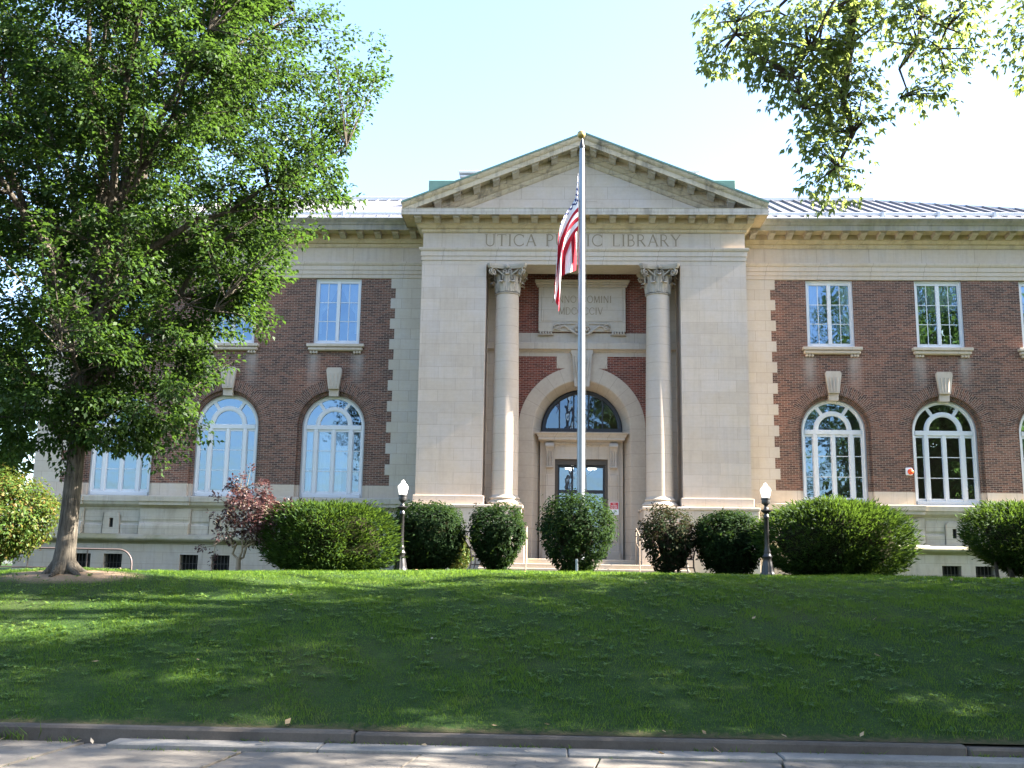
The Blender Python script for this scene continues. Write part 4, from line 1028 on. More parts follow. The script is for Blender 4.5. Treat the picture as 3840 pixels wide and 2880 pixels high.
blind('window_blind', W2, 10.86, 11.80, .24, .70, 'half lowered white blind in the second upper window right of the portico', 'blind')
blind('window_blind', 16.22, 10.9, 11.80, .24, .70, 'pale blind in the upper window cut by the right picture edge', 'blind')
# tied-back curtains
b = MB()
for s in (-1, 1):
    L = []
    for j in range(9):
        z = 11.80 - j * .24; wv = .62 * (1 - min(1, j / 5.0)) ** .8 + .12 if j < 6 else .12
        L.append([(-W1 + s * (.72 - wv * k / 10), .24 + .022 * math.sin(k * 2.1), z) for k in range(11)])
    b.strips(L)
tag(b.build('curtain', M['fabric'], smooth=60), 'sheer white curtains tied back inside the upper window left of the portico', 'curtain')
b = MB()
for s in (-1, 1):
    L = []
    for j in range(9):
        z = 11.80 - j * .24; wv = .35 * (1 - min(1, j / 7.0)) + .14
        L.append([(W1 + s * (.72 - wv * k / 10), .24 + .022 * math.sin(k * 2.1), z) for k in range(11)])
    b.strips(L)
tag(b.build('curtain', M['fabric'], smooth=60), 'pale curtains at the sides of the upper window right of the portico', 'curtain')

sg = empty('wall_sign', (1.16, .24, 3.51), 'small red and white no smoking sign on the stone right of the door', 'sign')
b = MB(); b.bevbox(-.155, .155, -.012, 0, 0, .44, .004); b.build('sign_plate', M['signwhite']).parent = sg
b = MB(); b.bevbox(-.140, .140, -.0155, -.012, .19, .425, .002); b.build('red_panel', M['signred']).parent = sg
for tx, x0, x1, z0, mt in (('NO', -.045, .045, .355, 'signwhite'), ('SMOKING', -.105, .105, .285, 'signwhite'), ('ALLOWED', -.105, .105, .215, 'signwhite'), ('ON', -.025, .025, .13, 'signgrey'), ('LIBRARY', -.06, .06, .085, 'signgrey'), ('PROPERTY', -.09, .09, .035, 'signgrey')):
    o = lettering('lettering', tx, x0, x1, z0, .042 if mt == 'signwhite' else .03, -.0165 if mt == 'signwhite' else -.0135, M[mt], None, gap=.12, mul=1.7); o.parent = sg

al = empty('alarm_beacon', (11.225, -.001, 5.10), 'small white alarm box with an orange lens on the brick beside the right arched window', 'alarm')
b = MB(); b.bevbox(-.11, .11, -.06, .0, -.13, .13, .01); b.build('alarm_box', M['signwhite']).parent = al
b = MB(); b.lathe([(.10, 0), (.095, .05), (.07, .09), (.02, .11)], (0, 0, 0), 14); o = b.build('lens', M['orange'], smooth=60); o.parent = al; o.rotation_euler = (R(90), 0, 0); o.location = (.04, -.06, -.01)

# ------------------------------------------------------------------ flagpole and flag
FX, FY = -.245, -9.0; fz = gz(FX, FY)
fp = empty('flagpole', (FX, FY, fz), 'tall grey aluminium flagpole with a gilt ball in front of the portico', 'flagpole')
H = 13.05 - fz
b = MB(); b.lathe([(.17, 0), (.17, .06), (.108, .1), (.102, 4.0), (.090, 8.0), (.070, H - .12), (.06, H)], (0, 0, 0), 20); b.build('pole', M['alu'], smooth=50).parent = fp
b = MB(); b.lathe([(.075, H), (.085, H + .04), (.06, H + .10), (.04, H + .2), (.02, H + .3)], (0, 0, 0), 12); b.build('truck', M['iron'], smooth=50).parent = fp
b = MB(); b.sphere((-.02, 0, H + .40), .115, 9); b.build('ball', M['gold'], smooth=True).parent = fp
b = MB(); b.tube([(.10, -.06, 1.2), (.125, -.07, 4.0), (.11, -.06, 8.0), (.075, -.05, H - .1)], .008, 5)
b.tube([(.115, -.05, 1.2), (.20, -.10, 1.1), (.17, -.08, 1.7), (.12, -.06, 2.6)], .008, 5); b.bevbox(.10, .16, -.09, -.05, 1.15, 1.35, .005); b.build('halyard', M['iron']).parent = fp

def flagmat():
    t = NT('flag_cloth'); uv = t.n('UVMap').outputs[0]; q = t.n('SeparateXYZ', {0: uv}); u, v = q.outputs[0], q.outputs[1]
    st = t.math('MODULO', t.math('FLOOR', t.math('MULTIPLY', v, 13.0)), 2.0)
    col = t.mix(st, c4(.40, .022, .040), c4(.80, .80, .82))
    can = t.math('MULTIPLY', t.math('LESS_THAN', u, .4), t.math('GREATER_THAN', v, 6.0 / 13.0))
    # stars: offset grid of small discs
    uu = t.math('MULTIPLY', u, 12.0 / .4 / 2); vv = t.math('MULTIPLY', t.math('SUBTRACT', v, 6.0 / 13), 10.0 / (7 / 13) / 2)
    def disc(o_):
        a_ = t.math('SUBTRACT', t.math('FRACT', t.math('ADD', uu, o_)), .5); b_ = t.math('SUBTRACT', t.math('FRACT', t.math('ADD', vv, o_)), .5)
        return t.math('LESS_THAN', t.math('ADD', t.math('MULTIPLY', a_, a_), t.math('MULTIPLY', b_, b_)), .07)
    star = t.math('MINIMUM', t.math('ADD', disc(0.0), disc(.5)), 1.0)
    col = t.mix(can, col, t.mix(star, c4(.022, .035, .14), c4(.8, .8, .82)))
    d = t.n('BsdfPrincipled', {'Base Color': col, 'Roughness': .8, 'Specular IOR Level': .2}).outputs[0]
    tr = t.n('BsdfTranslucent', {'Color': col}).outputs[0]
    return t.surf(t.n('MixShader', {0: .30, 1: d, 2: tr}).outputs[0])
NU, NV = 90, 60; HO, FL = 1.70, 2.68; ztop = 12.36
V = []; UV = []
for j in range(NV + 1):
    v = j / NV
    for i in range(NU + 1):
        u = i / NU; sarc = u * FL
        # direction turns from sloping to hanging; the top half folds behind the lower half
        th0, th1 = R(28), R(84)
        x = 0; z = 0; steps = 12
        for k in range(steps):
            uu_ = u * (k + .5) / steps; th = th0 + (th1 - th0) * min(1, uu_ * 1.9) ** .55
            x -= math.cos(th) * sarc / steps; z -= math.sin(th) * sarc / steps
        fold = 1.0
        if v > .52:
            xx = x * (1 - .88 * min(1, (v - .52) / .30)); yy = .08 + .14 * math.sin((v - .52) / .48 * math.pi * .9)
        else:
            xx = x * (1.0 - .22 * (1 - v / .52)); yy = -.03
        zz_ = ztop - (1 - v) * HO + z * (.93 + .05 * v)
        amp = min(1, u * 3.0)
        ph = 5.2 * v * 2 + 3.0 * u
        xx += amp * .055 * math.sin(ph * 1.7 + 1.0) * (1 - .3 * u); yy += amp * .10 * math.sin(ph * 1.7) + .03 * math.sin(u * 9 + v * 4) * amp
        zz_ += amp * .04 * math.sin(v * 9 + 2 * u)
        V.append((FX - .10 + xx * .90, FY - .05 + yy, zz_)); UV.append((u, v))
F = []
for j in range(NV):
    for i in range(NU):
        a_ = j * (NU + 1) + i; F.append((a_, a_ + 1, a_ + NU + 2, a_ + NU + 1))
F = np.array(F); flag = mesh_np('flag', np.array(V), F, flagmat())
ul = flag.data.uv_layers.new(name='UVMap'); ul.data.foreach_set('uv', np.array(UV, dtype=np.float32)[F.ravel()].ravel())
flag.data.polygons.foreach_set('use_smooth', [True] * len(F))
tag(flag, 'red and white striped national flag with blue canton hanging limp on the pole', 'flag')

b = MB(); b.bevbox(-.03, .03, -.03, .03, -.1, .34, .006); o = b.build('marker_post', M['alu'])
o.location = (-.385, -10.6, gz(-.385, -10.6)); tag(o, 'short pale metal stub post in the grass before the middle bush', 'post')

# ------------------------------------------------------------------ lamp posts
lampg = 'globe lamp posts flanking the entrance'
lp_ = empty('lamp_post', (-4.85, -9.25, gz(-4.85, -9.25)), 'black lamp post with white acorn globe beside the yew left of the entrance', 'lamp post', lampg)
b = MB(); b.lathe([(.20, 0), (.20, .06), (.185, .09), (.17, .13), (.165, .2), (.13, .38), (.105, .5), (.13, .53), (.135, .56), (.10, .60), (.085, .66), (.10, .69), (.075, .74), (.07, .8)], (0, 0, 0), 24, fl=(.05, 12)); b.build('base', M['iron'], smooth=50).parent = lp_
b = MB(); b.lathe([(.066, .8), (.058, 1.62), (.075, 1.64), (.085, 1.68), (.06, 1.72), (.05, 1.76), (.09, 1.80), (.15, 1.845), (.155, 1.86), (.08, 1.885), (.045, 1.95), (.05, 2.0), (.075, 2.03)], (0, 0, 0), 24, fl=(.05, 12)); b.build('shaft', M['iron'], smooth=50).parent = lp_
b = MB(); b.lathe([(.07, 2.03), (.115, 2.05), (.125, 2.12), (.12, 2.16), (.135, 2.17), (.135, 2.21), (.10, 2.22)], (0, 0, 0), 20); b.build('fitter', M['iron'], smooth=50).parent = lp_
b = MB(); b.lathe([(.105, 2.215), (.118, 2.26), (.140, 2.36), (.156, 2.43), (.158, 2.45), (.145, 2.462), (.13, 2.49), (.10, 2.53), (.068, 2.555), (.060, 2.575), (.056, 2.60), (.036, 2.63), (.012, 2.65)], (0, 0, 0), 24); b.build('globe', M['opal'], smooth=60).parent = lp_
l2 = copy_tree(lp_); l2.location = (4.17, -10.65, gz(4.17, -10.65)); l2.rotation_euler.z = .4; l2.scale = (.84, .84, .84)
l2['label'] = 'black lamp post with white acorn globe beside the yew right of the entrance'

lp_.scale = (.89, .89, .89)
# ------------------------------------------------------------------ benches, handrails, ramp rail
bg = 'park benches facing each other before the steps'
bn = empty('park_bench', (-3.25, -6.3, 1.53), 'black metal park bench left of the steps, half hidden by a round bush', 'bench', bg)
Lb = 1.5
backc = [(-.02, .0, 0), (.035, 0, .20), (.04, 0, .42), (.0, 0, .62), (-.10, 0, .80), (-.20, 0, .92)]
for yy in (-Lb / 2, Lb / 2):
    b = MB(); b.tube([(p[0], yy, p[2]) for p in backc], .022, 6); b.tube([(.48, yy, .0), (.46, yy, .22), (.47, yy, .42), (.49, yy, .62)], .02, 6)
    b.tube([(.03, yy, .18), (.48, yy, .18)], .018, 6); b.tube([(.04, yy, .40), (.48, yy, .42)], .018, 6)
    b.build('side_frame', M['iron'], smooth=50).parent = bn
    b = MB(); b.tube([(0.0, yy, .64), (.10, yy, .60), (.3, yy, .62), (.49, yy, .64)], .018, 6); b.build('armrest', M['iron'], smooth=50).parent = bn
b = MB()
for k in range(6): b.bevbox(.06 + k * .075, .12 + k * .075, -Lb / 2, Lb / 2, .425 - .02 * math.sin(k / 5 * math.pi), .44 - .02 * math.sin(k / 5 * math.pi), .004)
b.build('seat', M['iron']).parent = bn
b = MB()
for k in range(9):
    u = k / 8; x = .035 - .235 * u ** 1.7; z = .46 + .46 * u
    b.bevbox(x - .008, x + .008, -Lb / 2, Lb / 2, z - .022, z + .022, .004)
b.build('backrest', M['iron']).parent = bn
b = MB(); b.tube([(.25, -Lb / 2, .18), (.25, Lb / 2, .18)], .014, 6); b.build('stretcher', M['iron']).parent = bn
bn2 = copy_tree(bn); bn2.location = (2.93, -6.3, 1.53); bn2.rotation_euler.z = math.pi
bn2['label'] = 'black metal park bench right of the steps, between two clipped bushes'

hg = 'handrails of the entrance steps'
hr = empty('handrail', (-1.80, -2.9, 1.64), 'tan metal handrail left of the door at the entrance steps', 'handrail', hg)
b = MB(); b.tube([(0, -.55, -.1), (0, -.55, 1.03)], .02, 8); b.tube([(0, .75, .14), (0, .75, 1.28)], .02, 8); b.build('post', M['tan'], smooth=50).parent = hr
b = MB(); b.tube([(0, -.62, 1.02), (0, -.55, 1.05), (0, .75, 1.31), (0, 1.0, 1.31)], .024, 8); b.tube([(0, -.55, .62), (0, .75, .86)], .014, 6); b.build('rail', M['tan'], smooth=50).parent = hr
h2 = copy_tree(hr); h2.location = (1.72, -2.9, 1.64); h2['label'] = 'tan metal handrail right of the door at the entrance steps'

rr = empty('ramp_railing', (-17.0, -2.5, 1.30), 'brown pipe railing with a curved end before the left basement wall', 'railing')
b = MB(); pts = [(-6.5, 0, .78), (1.98, 0, .74)] + [(1.98 + .45 * math.sin(a_), 0, .29 + .45 * math.cos(a_)) for a_ in np.linspace(.2, math.pi / 2, 6)] + [(2.43, 0, -.4)]
b.tube(pts, .03, 8); b.tube([(-6.5, 0, .15), (2.43, 0, .13)], .026, 8); b.build('rail', M['rust'], smooth=50).parent = rr
for xp in (-5.6, -3.3, -1.0, .95):
    b = MB(); b.tube([(xp, 0, -.4), (xp, 0, .76)], .024, 8); b.build('post', M['rust'], smooth=50).parent = rr

# ------------------------------------------------------------------ foliage
def unit(v): return v / np.maximum(np.linalg.norm(v, axis=-1, keepdims=True), 1e-9)

def leaves(P, D, Nn, length, width, bend=.15):
    """two quads folded along the midrib: P base, D direction, Nn normal"""
    n = len(P); D = unit(D); B = unit(np.cross(Nn, D)); Nn = np.cross(D, B)
    L = length[:, None]; Wd = width[:, None]
    mid = P + D * L * .5 - Nn * L * bend * .3; tip = P + D * L - Nn * L * bend
    e1 = P + D * L * .42
    vs = np.stack([P, e1 + B * Wd * .5 + Nn * Wd * .18, tip, e1 - B * Wd * .5 + Nn * Wd * .18], 1)
    base = (np.arange(n) * 4)[:, None]
    F = np.concatenate([base + np.array([[0, 1, 2, 3]])], 1)
    return vs.reshape(-1, 3), F

def rvec(n, g=rng): return unit(g.normal(size=(n, 3)))

def bush(name, label, cat, cx, y, x0, x1, z1, depth, nleaf, ls, mt, group=None, sq=2.6, tight=.16, stems=3, lift=.12, waist=.0, kind='leaf', seed=0, zcut=None, aspect=.55, core=.74):
    g = np.random.default_rng(seed + 100)
    zg = gz((x0 + x1) / 2, y); e = empty(name, ((x0 + x1) / 2, y, zg), label, cat, group)
    rx, ry, rz = (x1 - x0) / 2, depth / 2, (z1 - zg - lift) / 2
    cz = zg + lift + rz; c = np.array([(x0 + x1) / 2, y, cz])
    def surf(d):
        q = np.abs(d / np.array([rx, ry, rz])); return (1.0 / np.maximum((q ** sq).sum(1), 1e-9)) ** (1 / sq)
    ph = g.uniform(0, 6.28, 12); fr = g.normal(size=(12, 3)) * 2.6
    def lump(d): return 1 + .044 * sum(np.sin(d @ fr[k] + ph[k]) for k in range(12)) * .5
    nc = nleaf // 16; dc = rvec(nc, g); rc_ = 1 + g.normal(0, .05, nc); pick = g.integers(0, nc, nleaf)
    d = unit(dc[pick] + g.normal(0, .075, (nleaf, 3))); r = surf(d) * lump(d) * rc_[pick]; dep = np.abs(g.normal(0, tight, nleaf)); k = g.random(nleaf) < .10
    sgn = np.where(k, -.25, 1.0)
    P = c + d * (r * (1 - dep * sgn * .9))[:, None]
    # taper inwards at the foot
    t = np.clip((P[:, 2] - zg) / (2 * rz + lift), 0, 1.2)
    f = 1 - waist * np.clip(1 - t / .55, 0, 1) ** 1.15
    P[:, 0] = c[0] + (P[:, 0] - c[0]) * f; P[:, 1] = c[1] + (P[:, 1] - c[1]) * f
    P = P[P[:, 2] > zg + .01]; d = d[:len(P)] if False else unit(P - c)
    n = len(P)
    if kind == 'yew':
        up = unit(d * np.array([1, 1, .6]) + np.array([0, 0, .45]) + .45 * rvec(n, g))
        Nn = unit(rvec(n, g) + np.array([0, 0, .6])); Ln = ls * g.uniform(.6, 1.5, n); Wd = Ln * .26
        V, F = leaves(P, up, Nn, Ln, Wd, .25)
    else:
        Nn = unit(d * .9 + np.array([0, 0, .55]) + .75 * rvec(n, g)); D = unit(np.cross(Nn, rvec(n, g)) + .3 * d - np.array([0, 0, .25]))
        Ln = ls * g.uniform(.65, 1.3, n); V, F = leaves(P, D, Nn, Ln, Ln * aspect, .2)
    mesh_np('foliage', V, F, mt, e)
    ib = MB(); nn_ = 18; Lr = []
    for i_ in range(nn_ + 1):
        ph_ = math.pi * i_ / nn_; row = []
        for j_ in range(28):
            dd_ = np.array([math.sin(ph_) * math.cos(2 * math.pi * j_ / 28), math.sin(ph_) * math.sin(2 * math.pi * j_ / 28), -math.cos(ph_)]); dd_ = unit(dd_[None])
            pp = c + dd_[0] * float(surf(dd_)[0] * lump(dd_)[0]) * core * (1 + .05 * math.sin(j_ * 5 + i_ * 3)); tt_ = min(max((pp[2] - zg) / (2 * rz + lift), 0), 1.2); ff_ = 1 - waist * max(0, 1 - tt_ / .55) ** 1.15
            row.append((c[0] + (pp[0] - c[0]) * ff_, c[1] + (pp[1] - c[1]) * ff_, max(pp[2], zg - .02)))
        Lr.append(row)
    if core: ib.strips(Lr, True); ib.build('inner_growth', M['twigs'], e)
    b = MB()
    for k in range(stems * 2):
        a_ = g.uniform(0, 6.28); r0 = g.uniform(0, .10) ; r1 = g.uniform(.3, .8)
        p0 = np.array([c[0] + r0 * math.cos(a_), y + r0 * math.sin(a_), zg - .05]); p1 = np.array([c[0] + rx * r1 * math.cos(a_), y + ry * r1 * math.sin(a_), zg + 2 * rz * g.uniform(.55, .85)])
        pm = (p0 * .6 + p1 * .4) + np.array([0, 0, .12]); q = g.normal(size=3) * .05
        b.tube([p0, pm + q, p1], [.028, .02, .006], 6)
    b.build('stem', M['barkdark'] if kind != 'yewpale' else M['bark'], e, smooth=60)
    return e

yg = 'clipped yews at the sides of the entrance'; eg = 'clipped dark bushes along the lawn crest'
bush('yew_bush', 'long rounded yew hedge with sunlit top, left of the left lamp post', 'bush', 0, -9.2, -8.40, -5.0, 3.10, 2.6, 40000, .105, M['yew'], yg, 3.1, .095, 3, .0, .03, 'yew', 1)
bush('yew_bush', 'broad sloping yew hedge with sunlit top, right of the right lamp post', 'bush', 0, -9.1, 4.42, 8.08, 3.32, 2.8, 43000, .105, M['yew'], yg, 2.5, .105, 3, .0, .02, 'yew', 2)
y3 = bush('yew_bush', 'domed yew with bare trunks showing beneath, at the right picture edge', 'bush', 0, -9.0, 9.44, 12.5, 3.44, 2.6, 30000, .105, M['yew'], yg, 2.3, .14, 3, .20, .26, 'yew', 3, core=.62)
bush('round_bush', 'wide dark clipped bush just right of the left lamp post', 'bush', 0, -8.0, -5.24, -3.42, 3.28, 1.9, 15000, .088, M['bush'], eg, 3.2, .17, 6, .0, .36, 'leaf', 4, core=.62)
bush('round_bush', 'dark round bush in front of the left bench', 'bush', 0, -8.0, -3.12, -1.80, 3.26, 1.5, 8200, .088, M['bush'], eg, 3.4, .21, 7, .0, .56, 'leaf', 5, core=.48)
bush('round_bush', 'largest round bush standing before the door and flagpole foot', 'bush', 0, -9.9, -1.27, .49, 3.44, 1.75, 8800, .088, M['bush'], eg, 3.8, .23, 8, .0, .50, 'leaf', 6, core=.46)
bush('round_bush', 'round bush with reddish purple leaves before the right bench', 'bush', 0, -8.0, 1.43, 2.82, 3.27, 1.4, 6600, .088, M['bushred'], eg, 3.1, .23, 7, .0, .50, 'leaf', 7, core=.46)
bush('round_bush', 'wide dark clipped bush just left of the right lamp post', 'bush', 0, -8.0, 2.84, 4.58, 3.12, 1.7, 13000, .088, M['bush'], eg, 2.6, .17, 6, .0, .32, 'leaf', 8, core=.62)
bush('yellow_shrub', 'sunlit yellow green shrub with orange tips behind the tree trunk', 'shrub', 0, -5.5, -19.2, -15.75, 4.22, 2.8, 17000, .11, M['yellow'], None, 2.0, .30, 4, .25, .35, 'leaf', 9, core=0)
bush('low_shrub', 'small yellow green shrub glimpsed between dark bush and left bench', 'shrub', 0, -4.6, -4.3, -3.35, 2.6, .9, 4500, .07, M['yellow'], None, 2.1, .25, 3, .03, .2, 'leaf', 10, core=0)
b = MB()
for (dx, lean, r_) in ((-.35, -.5, .07), (.05, .3, .09), (.25, .75, .08), (.75, .45, .06), (-.75, -.2, .05)):
    p = y3.location; b.tube([(p.x + dx, p.y - .1, p.z - .1), (p.x + dx + lean * .3, p.y - .15, p.z + .4), (p.x + dx + lean, p.y, p.z + 1.2)], [r_, r_ * .9, r_ * .5], 8)
b.build('trunk', M['bark'], y3, smooth=60)

def tree(name, label, base, trunk_pts, trunk_r, limbs, env, ntwig, lpt, ls, mt, bark, flare=None, extra=None, keep=None, seed=1, aspect=.62, droop=.25, zlo=None, twigr=.012, leafspread=.30, cat='tree', twigs=None, palm=False, twl=2.2, group=None, xlpt=1.0):
    g = np.random.default_rng(seed); e = empty(name, base, label, cat, group)
    b = MB(); nodes = []
    b.tube(trunk_pts, trunk_r, 14)
    if flare:
        bx, by, bz = base
        for k in range(flare[0]):
            a_ = 2 * math.pi * k / flare[0] + .5; d = Vector((math.cos(a_), math.sin(a_), 0)); ln = flare[1] * g.uniform(.7, 1.3)
            p = Vector(base)
            b.tube([p + d * flare[2] * .45 + Vector((0, 0, .34)), p + d * flare[2] * .75 + Vector((0, 0, .16)), p + d * (flare[2] + ln * .30) + Vector((0, 0, .04)), p + d * (flare[2] + ln) + Vector((0, 0, -.07))], [.05, .08, .065, .03], 8)
    tp = np.array(trunk_pts)
    for i in range(len(tp) - 1):
        for u in np.linspace(0, 1, 5): nodes.append(tp[i] * (1 - u) + tp[i + 1] * u)
    nodes = [q for q in nodes if q[2] > base[2] + 2.6]
    for L in limbs:
        P = np.array(L[0]); rad = L[1]; n = 9; cv = []
        for u in np.linspace(0, 1, n):
            k = u * (len(P) - 1); i = min(int(k), len(P) - 2); f_ = k - i; cv.append(P[i] * (1 - f_) + P[i + 1] * f_)
        cv = np.array(cv); cv[1:-1] += g.normal(0, .10, (n - 2, 3))
        b.tube(cv.tolist(), [max(.012, rad * (1 - .85 * k / (n - 1))) for k in range(n)], 8)
        nodes += list(cv[2:])
    nodes = np.array(nodes)
    # twig tips inside the envelope
    if twigs is None:
        tips = []
        while len(tips) < ntwig:
            q = env(g)
            if q is not None and (keep is None or keep(q)): tips.append(q)
        tips = np.array(tips)
    else: tips = np.array(twigs)
    if extra is not None: tips = np.concatenate([tips, extra])
    VP, VD, VN = [], [], []
    nbody = len(tips) - (len(extra) if extra is not None else 0)
    deg = np.zeros(len(nodes))
    for it_, q in enumerate(tips):
        dv = nodes - q; cost = np.linalg.norm(dv, axis=1) + np.where(dv[:, 2] > 0, dv[:, 2] * 1.2, 0) + (0 if palm else .10) * deg
        kn = np.argmin(cost); deg[kn] += 1; p0 = nodes[kn]; ln = np.linalg.norm(q - p0)
        if ln < .4: q = q + rvec(1, g)[0] * .4; ln = np.linalg.norm(q - p0)
        mid = (p0 + q) / 2 + np.array([0, 0, .10 * ln]) + g.normal(0, .05 * ln, 3)
        us = np.linspace(0, 1, 7)[:, None]; cv = (1 - us) ** 2 * p0 + 2 * us * (1 - us) * mid + us ** 2 * q
        b.tube(cv.tolist(), [twigr * (1.9 - 1.6 * k / 6) for k in range(7)], 4, caps=False)
        # two side sprays and the tip carry leaves
        m_ = lpt if it_ < nbody else int(lpt * xlpt); dirv = unit((q - p0)[None])[0]
        tlo = max(0.15, 1 - twl / max(ln, .1))
        uu = tlo + (1.05 - tlo) * g.random(m_) ** .8
        c0 = (1 - uu)[:, None] ** 2 * p0 + (2 * uu * (1 - uu))[:, None] * mid + (uu ** 2)[:, None] * q
        side_ = unit(np.cross(dirv, rvec(m_, g)) * np.array([1, 1, .55]) + dirv * .5)
        off = side_ * (leafspread * g.random(m_) ** .6 * (1.25 - .55 * uu))[:, None]
        VP.append(c0 + off); VD.append(unit(side_ + np.array([0, 0, -droop]) + .5 * rvec(m_, g)))
        VN.append(unit(np.array([0, 0, 1.0]) + .75 * rvec(m_, g)))
    P = np.concatenate(VP); D = np.concatenate(VD); Nn = np.concatenate(VN); n = len(P)
    if zlo is not None:
        ok_ = P[:, 2] > zlo; P, D, Nn = P[ok_], D[ok_], Nn[ok_]; n = len(P)
    Ln = ls * g.uniform(.6, 1.35, n)
    if palm:
        D = unit(D); Bn = unit(np.cross(Nn, D)); c_, s_ = math.cos(R(52)), math.sin(R(52))
        parts = [leaves(P, D, Nn, Ln, Ln * .42, .22), leaves(P + D * (Ln * .12)[:, None], D * c_ + Bn * s_, Nn, Ln * .78, Ln * .30, .22), leaves(P + D * (Ln * .12)[:, None], D * c_ - Bn * s_, Nn, Ln * .78, Ln * .30, .22)]
        V = np.stack([p[0].reshape(-1, 4, 3) for p in parts], 1)          # n,3,4,3 : one island per leaf through a shared base vertex
        V[:, 1:, 0] = V[:, :1, 0]
        V = V.reshape(n, 12, 3); idx = np.array([[0, 1, 2, 3], [0, 5, 6, 7], [0, 9, 10, 11]]); F = (np.arange(n)[:, None, None] * 12 + idx[None]).reshape(-1, 4); V = V.reshape(-1, 3)
        used = np.unique(F); rem = np.zeros(len(V), int); rem[used] = np.arange(len(used)); V = V[used]; F = rem[F]
    else:
        V, F = leaves(P, D, Nn, Ln, Ln * aspect, .22)
    b.build('trunk', bark, e, smooth=60)
    mesh_np('crown', V, F, mt, e)
    return e

# the big street-side tree on the left of the lawn
TX, TY = -8.72, -19.6; TZ = gz(TX, TY); TS = .632          # TS: size of this tree, measured from its foot
def tp(dx, dy, h): return (TX + TS * dx, TY + TS * dy, TZ + TS * h)
hr_ = [2.9, 3.7, 4.7, 5.7, 7.1, 8.7, 10.5, 12.5, 14.7, 16.5, 18.1, 19.1]; rr_ = [1.6, 2.7, 3.0, 3.8, 4.6, 5.5, 6.3, 7.0, 7.3, 6.8, 4.8, 1.5]
def env_left(g):
    h = g.uniform(3.1, 18.9); rm = np.interp(h, hr_, rr_); a_ = g.uniform(0, 2 * math.pi)
    lob = 1 + .10 * math.sin(3 * a_ + h * .9) + .07 * math.sin(5 * a_ - h * 1.7)
    if g.random() > (rm / 7.4) ** 1.5 + .14: return None
    r = rm * lob * g.random() ** .45 * (.93 if h > 12 else 1)
    return np.array(tp(.25 + r * math.cos(a_), .92 * r * math.sin(a_), h))
limbs = []
lg = np.random.default_rng(3)
for k in range(17):
    a_ = k * 2.399 + .4; h0 = 3.9 + (k % 9) * .65; ht = lg.uniform(10, 18); rt = np.interp(ht, hr_, rr_) * lg.uniform(.62, .95)
    ca, sa = math.cos(a_), math.sin(a_); xo = .02 * h0 + .38
    limbs.append(([tp(xo - .3, 0, h0), tp(xo - .3 + ca * rt * .22, sa * rt * .22, h0 + (ht - h0) * .30), tp(xo - .1 + ca * rt * .58, sa * rt * .58, h0 + (ht - h0) * .68), tp(xo + ca * rt, sa * rt, ht)], TS * lg.uniform(.085, .15)))
for (a_, h0, ht, rt) in ((3.0, 3.8, 6.1, 3.3), (.15, 3.7, 4.5, 2.6), (2.2, 4.1, 5.9, 3.3), (-.3, 4.4, 6.8, 4.2), (-1.3, 4.0, 5.5, 3.2), (-2.2, 3.8, 5.1, 2.8), (3.4, 3.5, 3.9, 2.2)):
    ca, sa = math.cos(a_), math.sin(a_)
    limbs.append(([tp(.05, 0, h0), tp(.05 + ca * rt * .3, sa * rt * .3, h0 + (ht - h0) * .5), tp(.05 + ca * rt * .65, sa * rt * .65, h0 + (ht - h0) * .85), tp(.05 + ca * rt, sa * rt, ht)], TS * .07))
# low sprays that hang beside the trunk and the long sprays at the crown's right edge
ex = np.array([tp(*q) for q in [(2.65, -.4, 3.7), (3.1, -.2, 3.4), (1.9, -.6, 3.2), (2.2, 0, 2.75), (1.5, -.8, 3.1), (-2.0, -.2, 2.8), (-2.4, -.4, 3.2), (-1.4, -.6, 2.9), (-3.0, 0, 3.5), (4.05, 0, 6.1), (4.5, -.4, 6.5),
               (6.2, -.2, 10.1), (6.9, .2, 9.8), (5.2, 0, 7.7), (4.9, -.4, 7.4), (3.4, 0, 5.4), (-1.7, -.8, 3.1), (1.0, -1.2, 3.4), (0, -1.5, 3.7), (-.9, -1.4, 3.5), (3.6, -.5, 3.35), (2.9, -.5, 2.9)]])
tree('shade_tree', 'tall broad leafy tree on the left of the lawn with a thick grey trunk', (TX, TY, TZ),
     [tp(0, 0, -.25), tp(0, 0, .1), tp(.01, 0, .55), tp(.03, 0, 1.4), tp(.06, 0, 3.0), tp(.09, 0, 4.3), tp(.24, 0, 5.7), tp(.45, .1, 8), tp(.4, 0, 11), tp(.6, 0, 14.5), tp(.5, 0, 17.5)],
     [TS * v for v in (.36, .31, .255, .228, .212, .212, .175, .14, .10, .065, .03)], limbs, env_left, 1650, 122, .080, M['leaf'], M['bark'], flare=(6, .25, .13), extra=ex, seed=21, zlo=TZ + TS * 2.2, leafspread=.27, droop=.35, twl=2.3, twigr=.007)

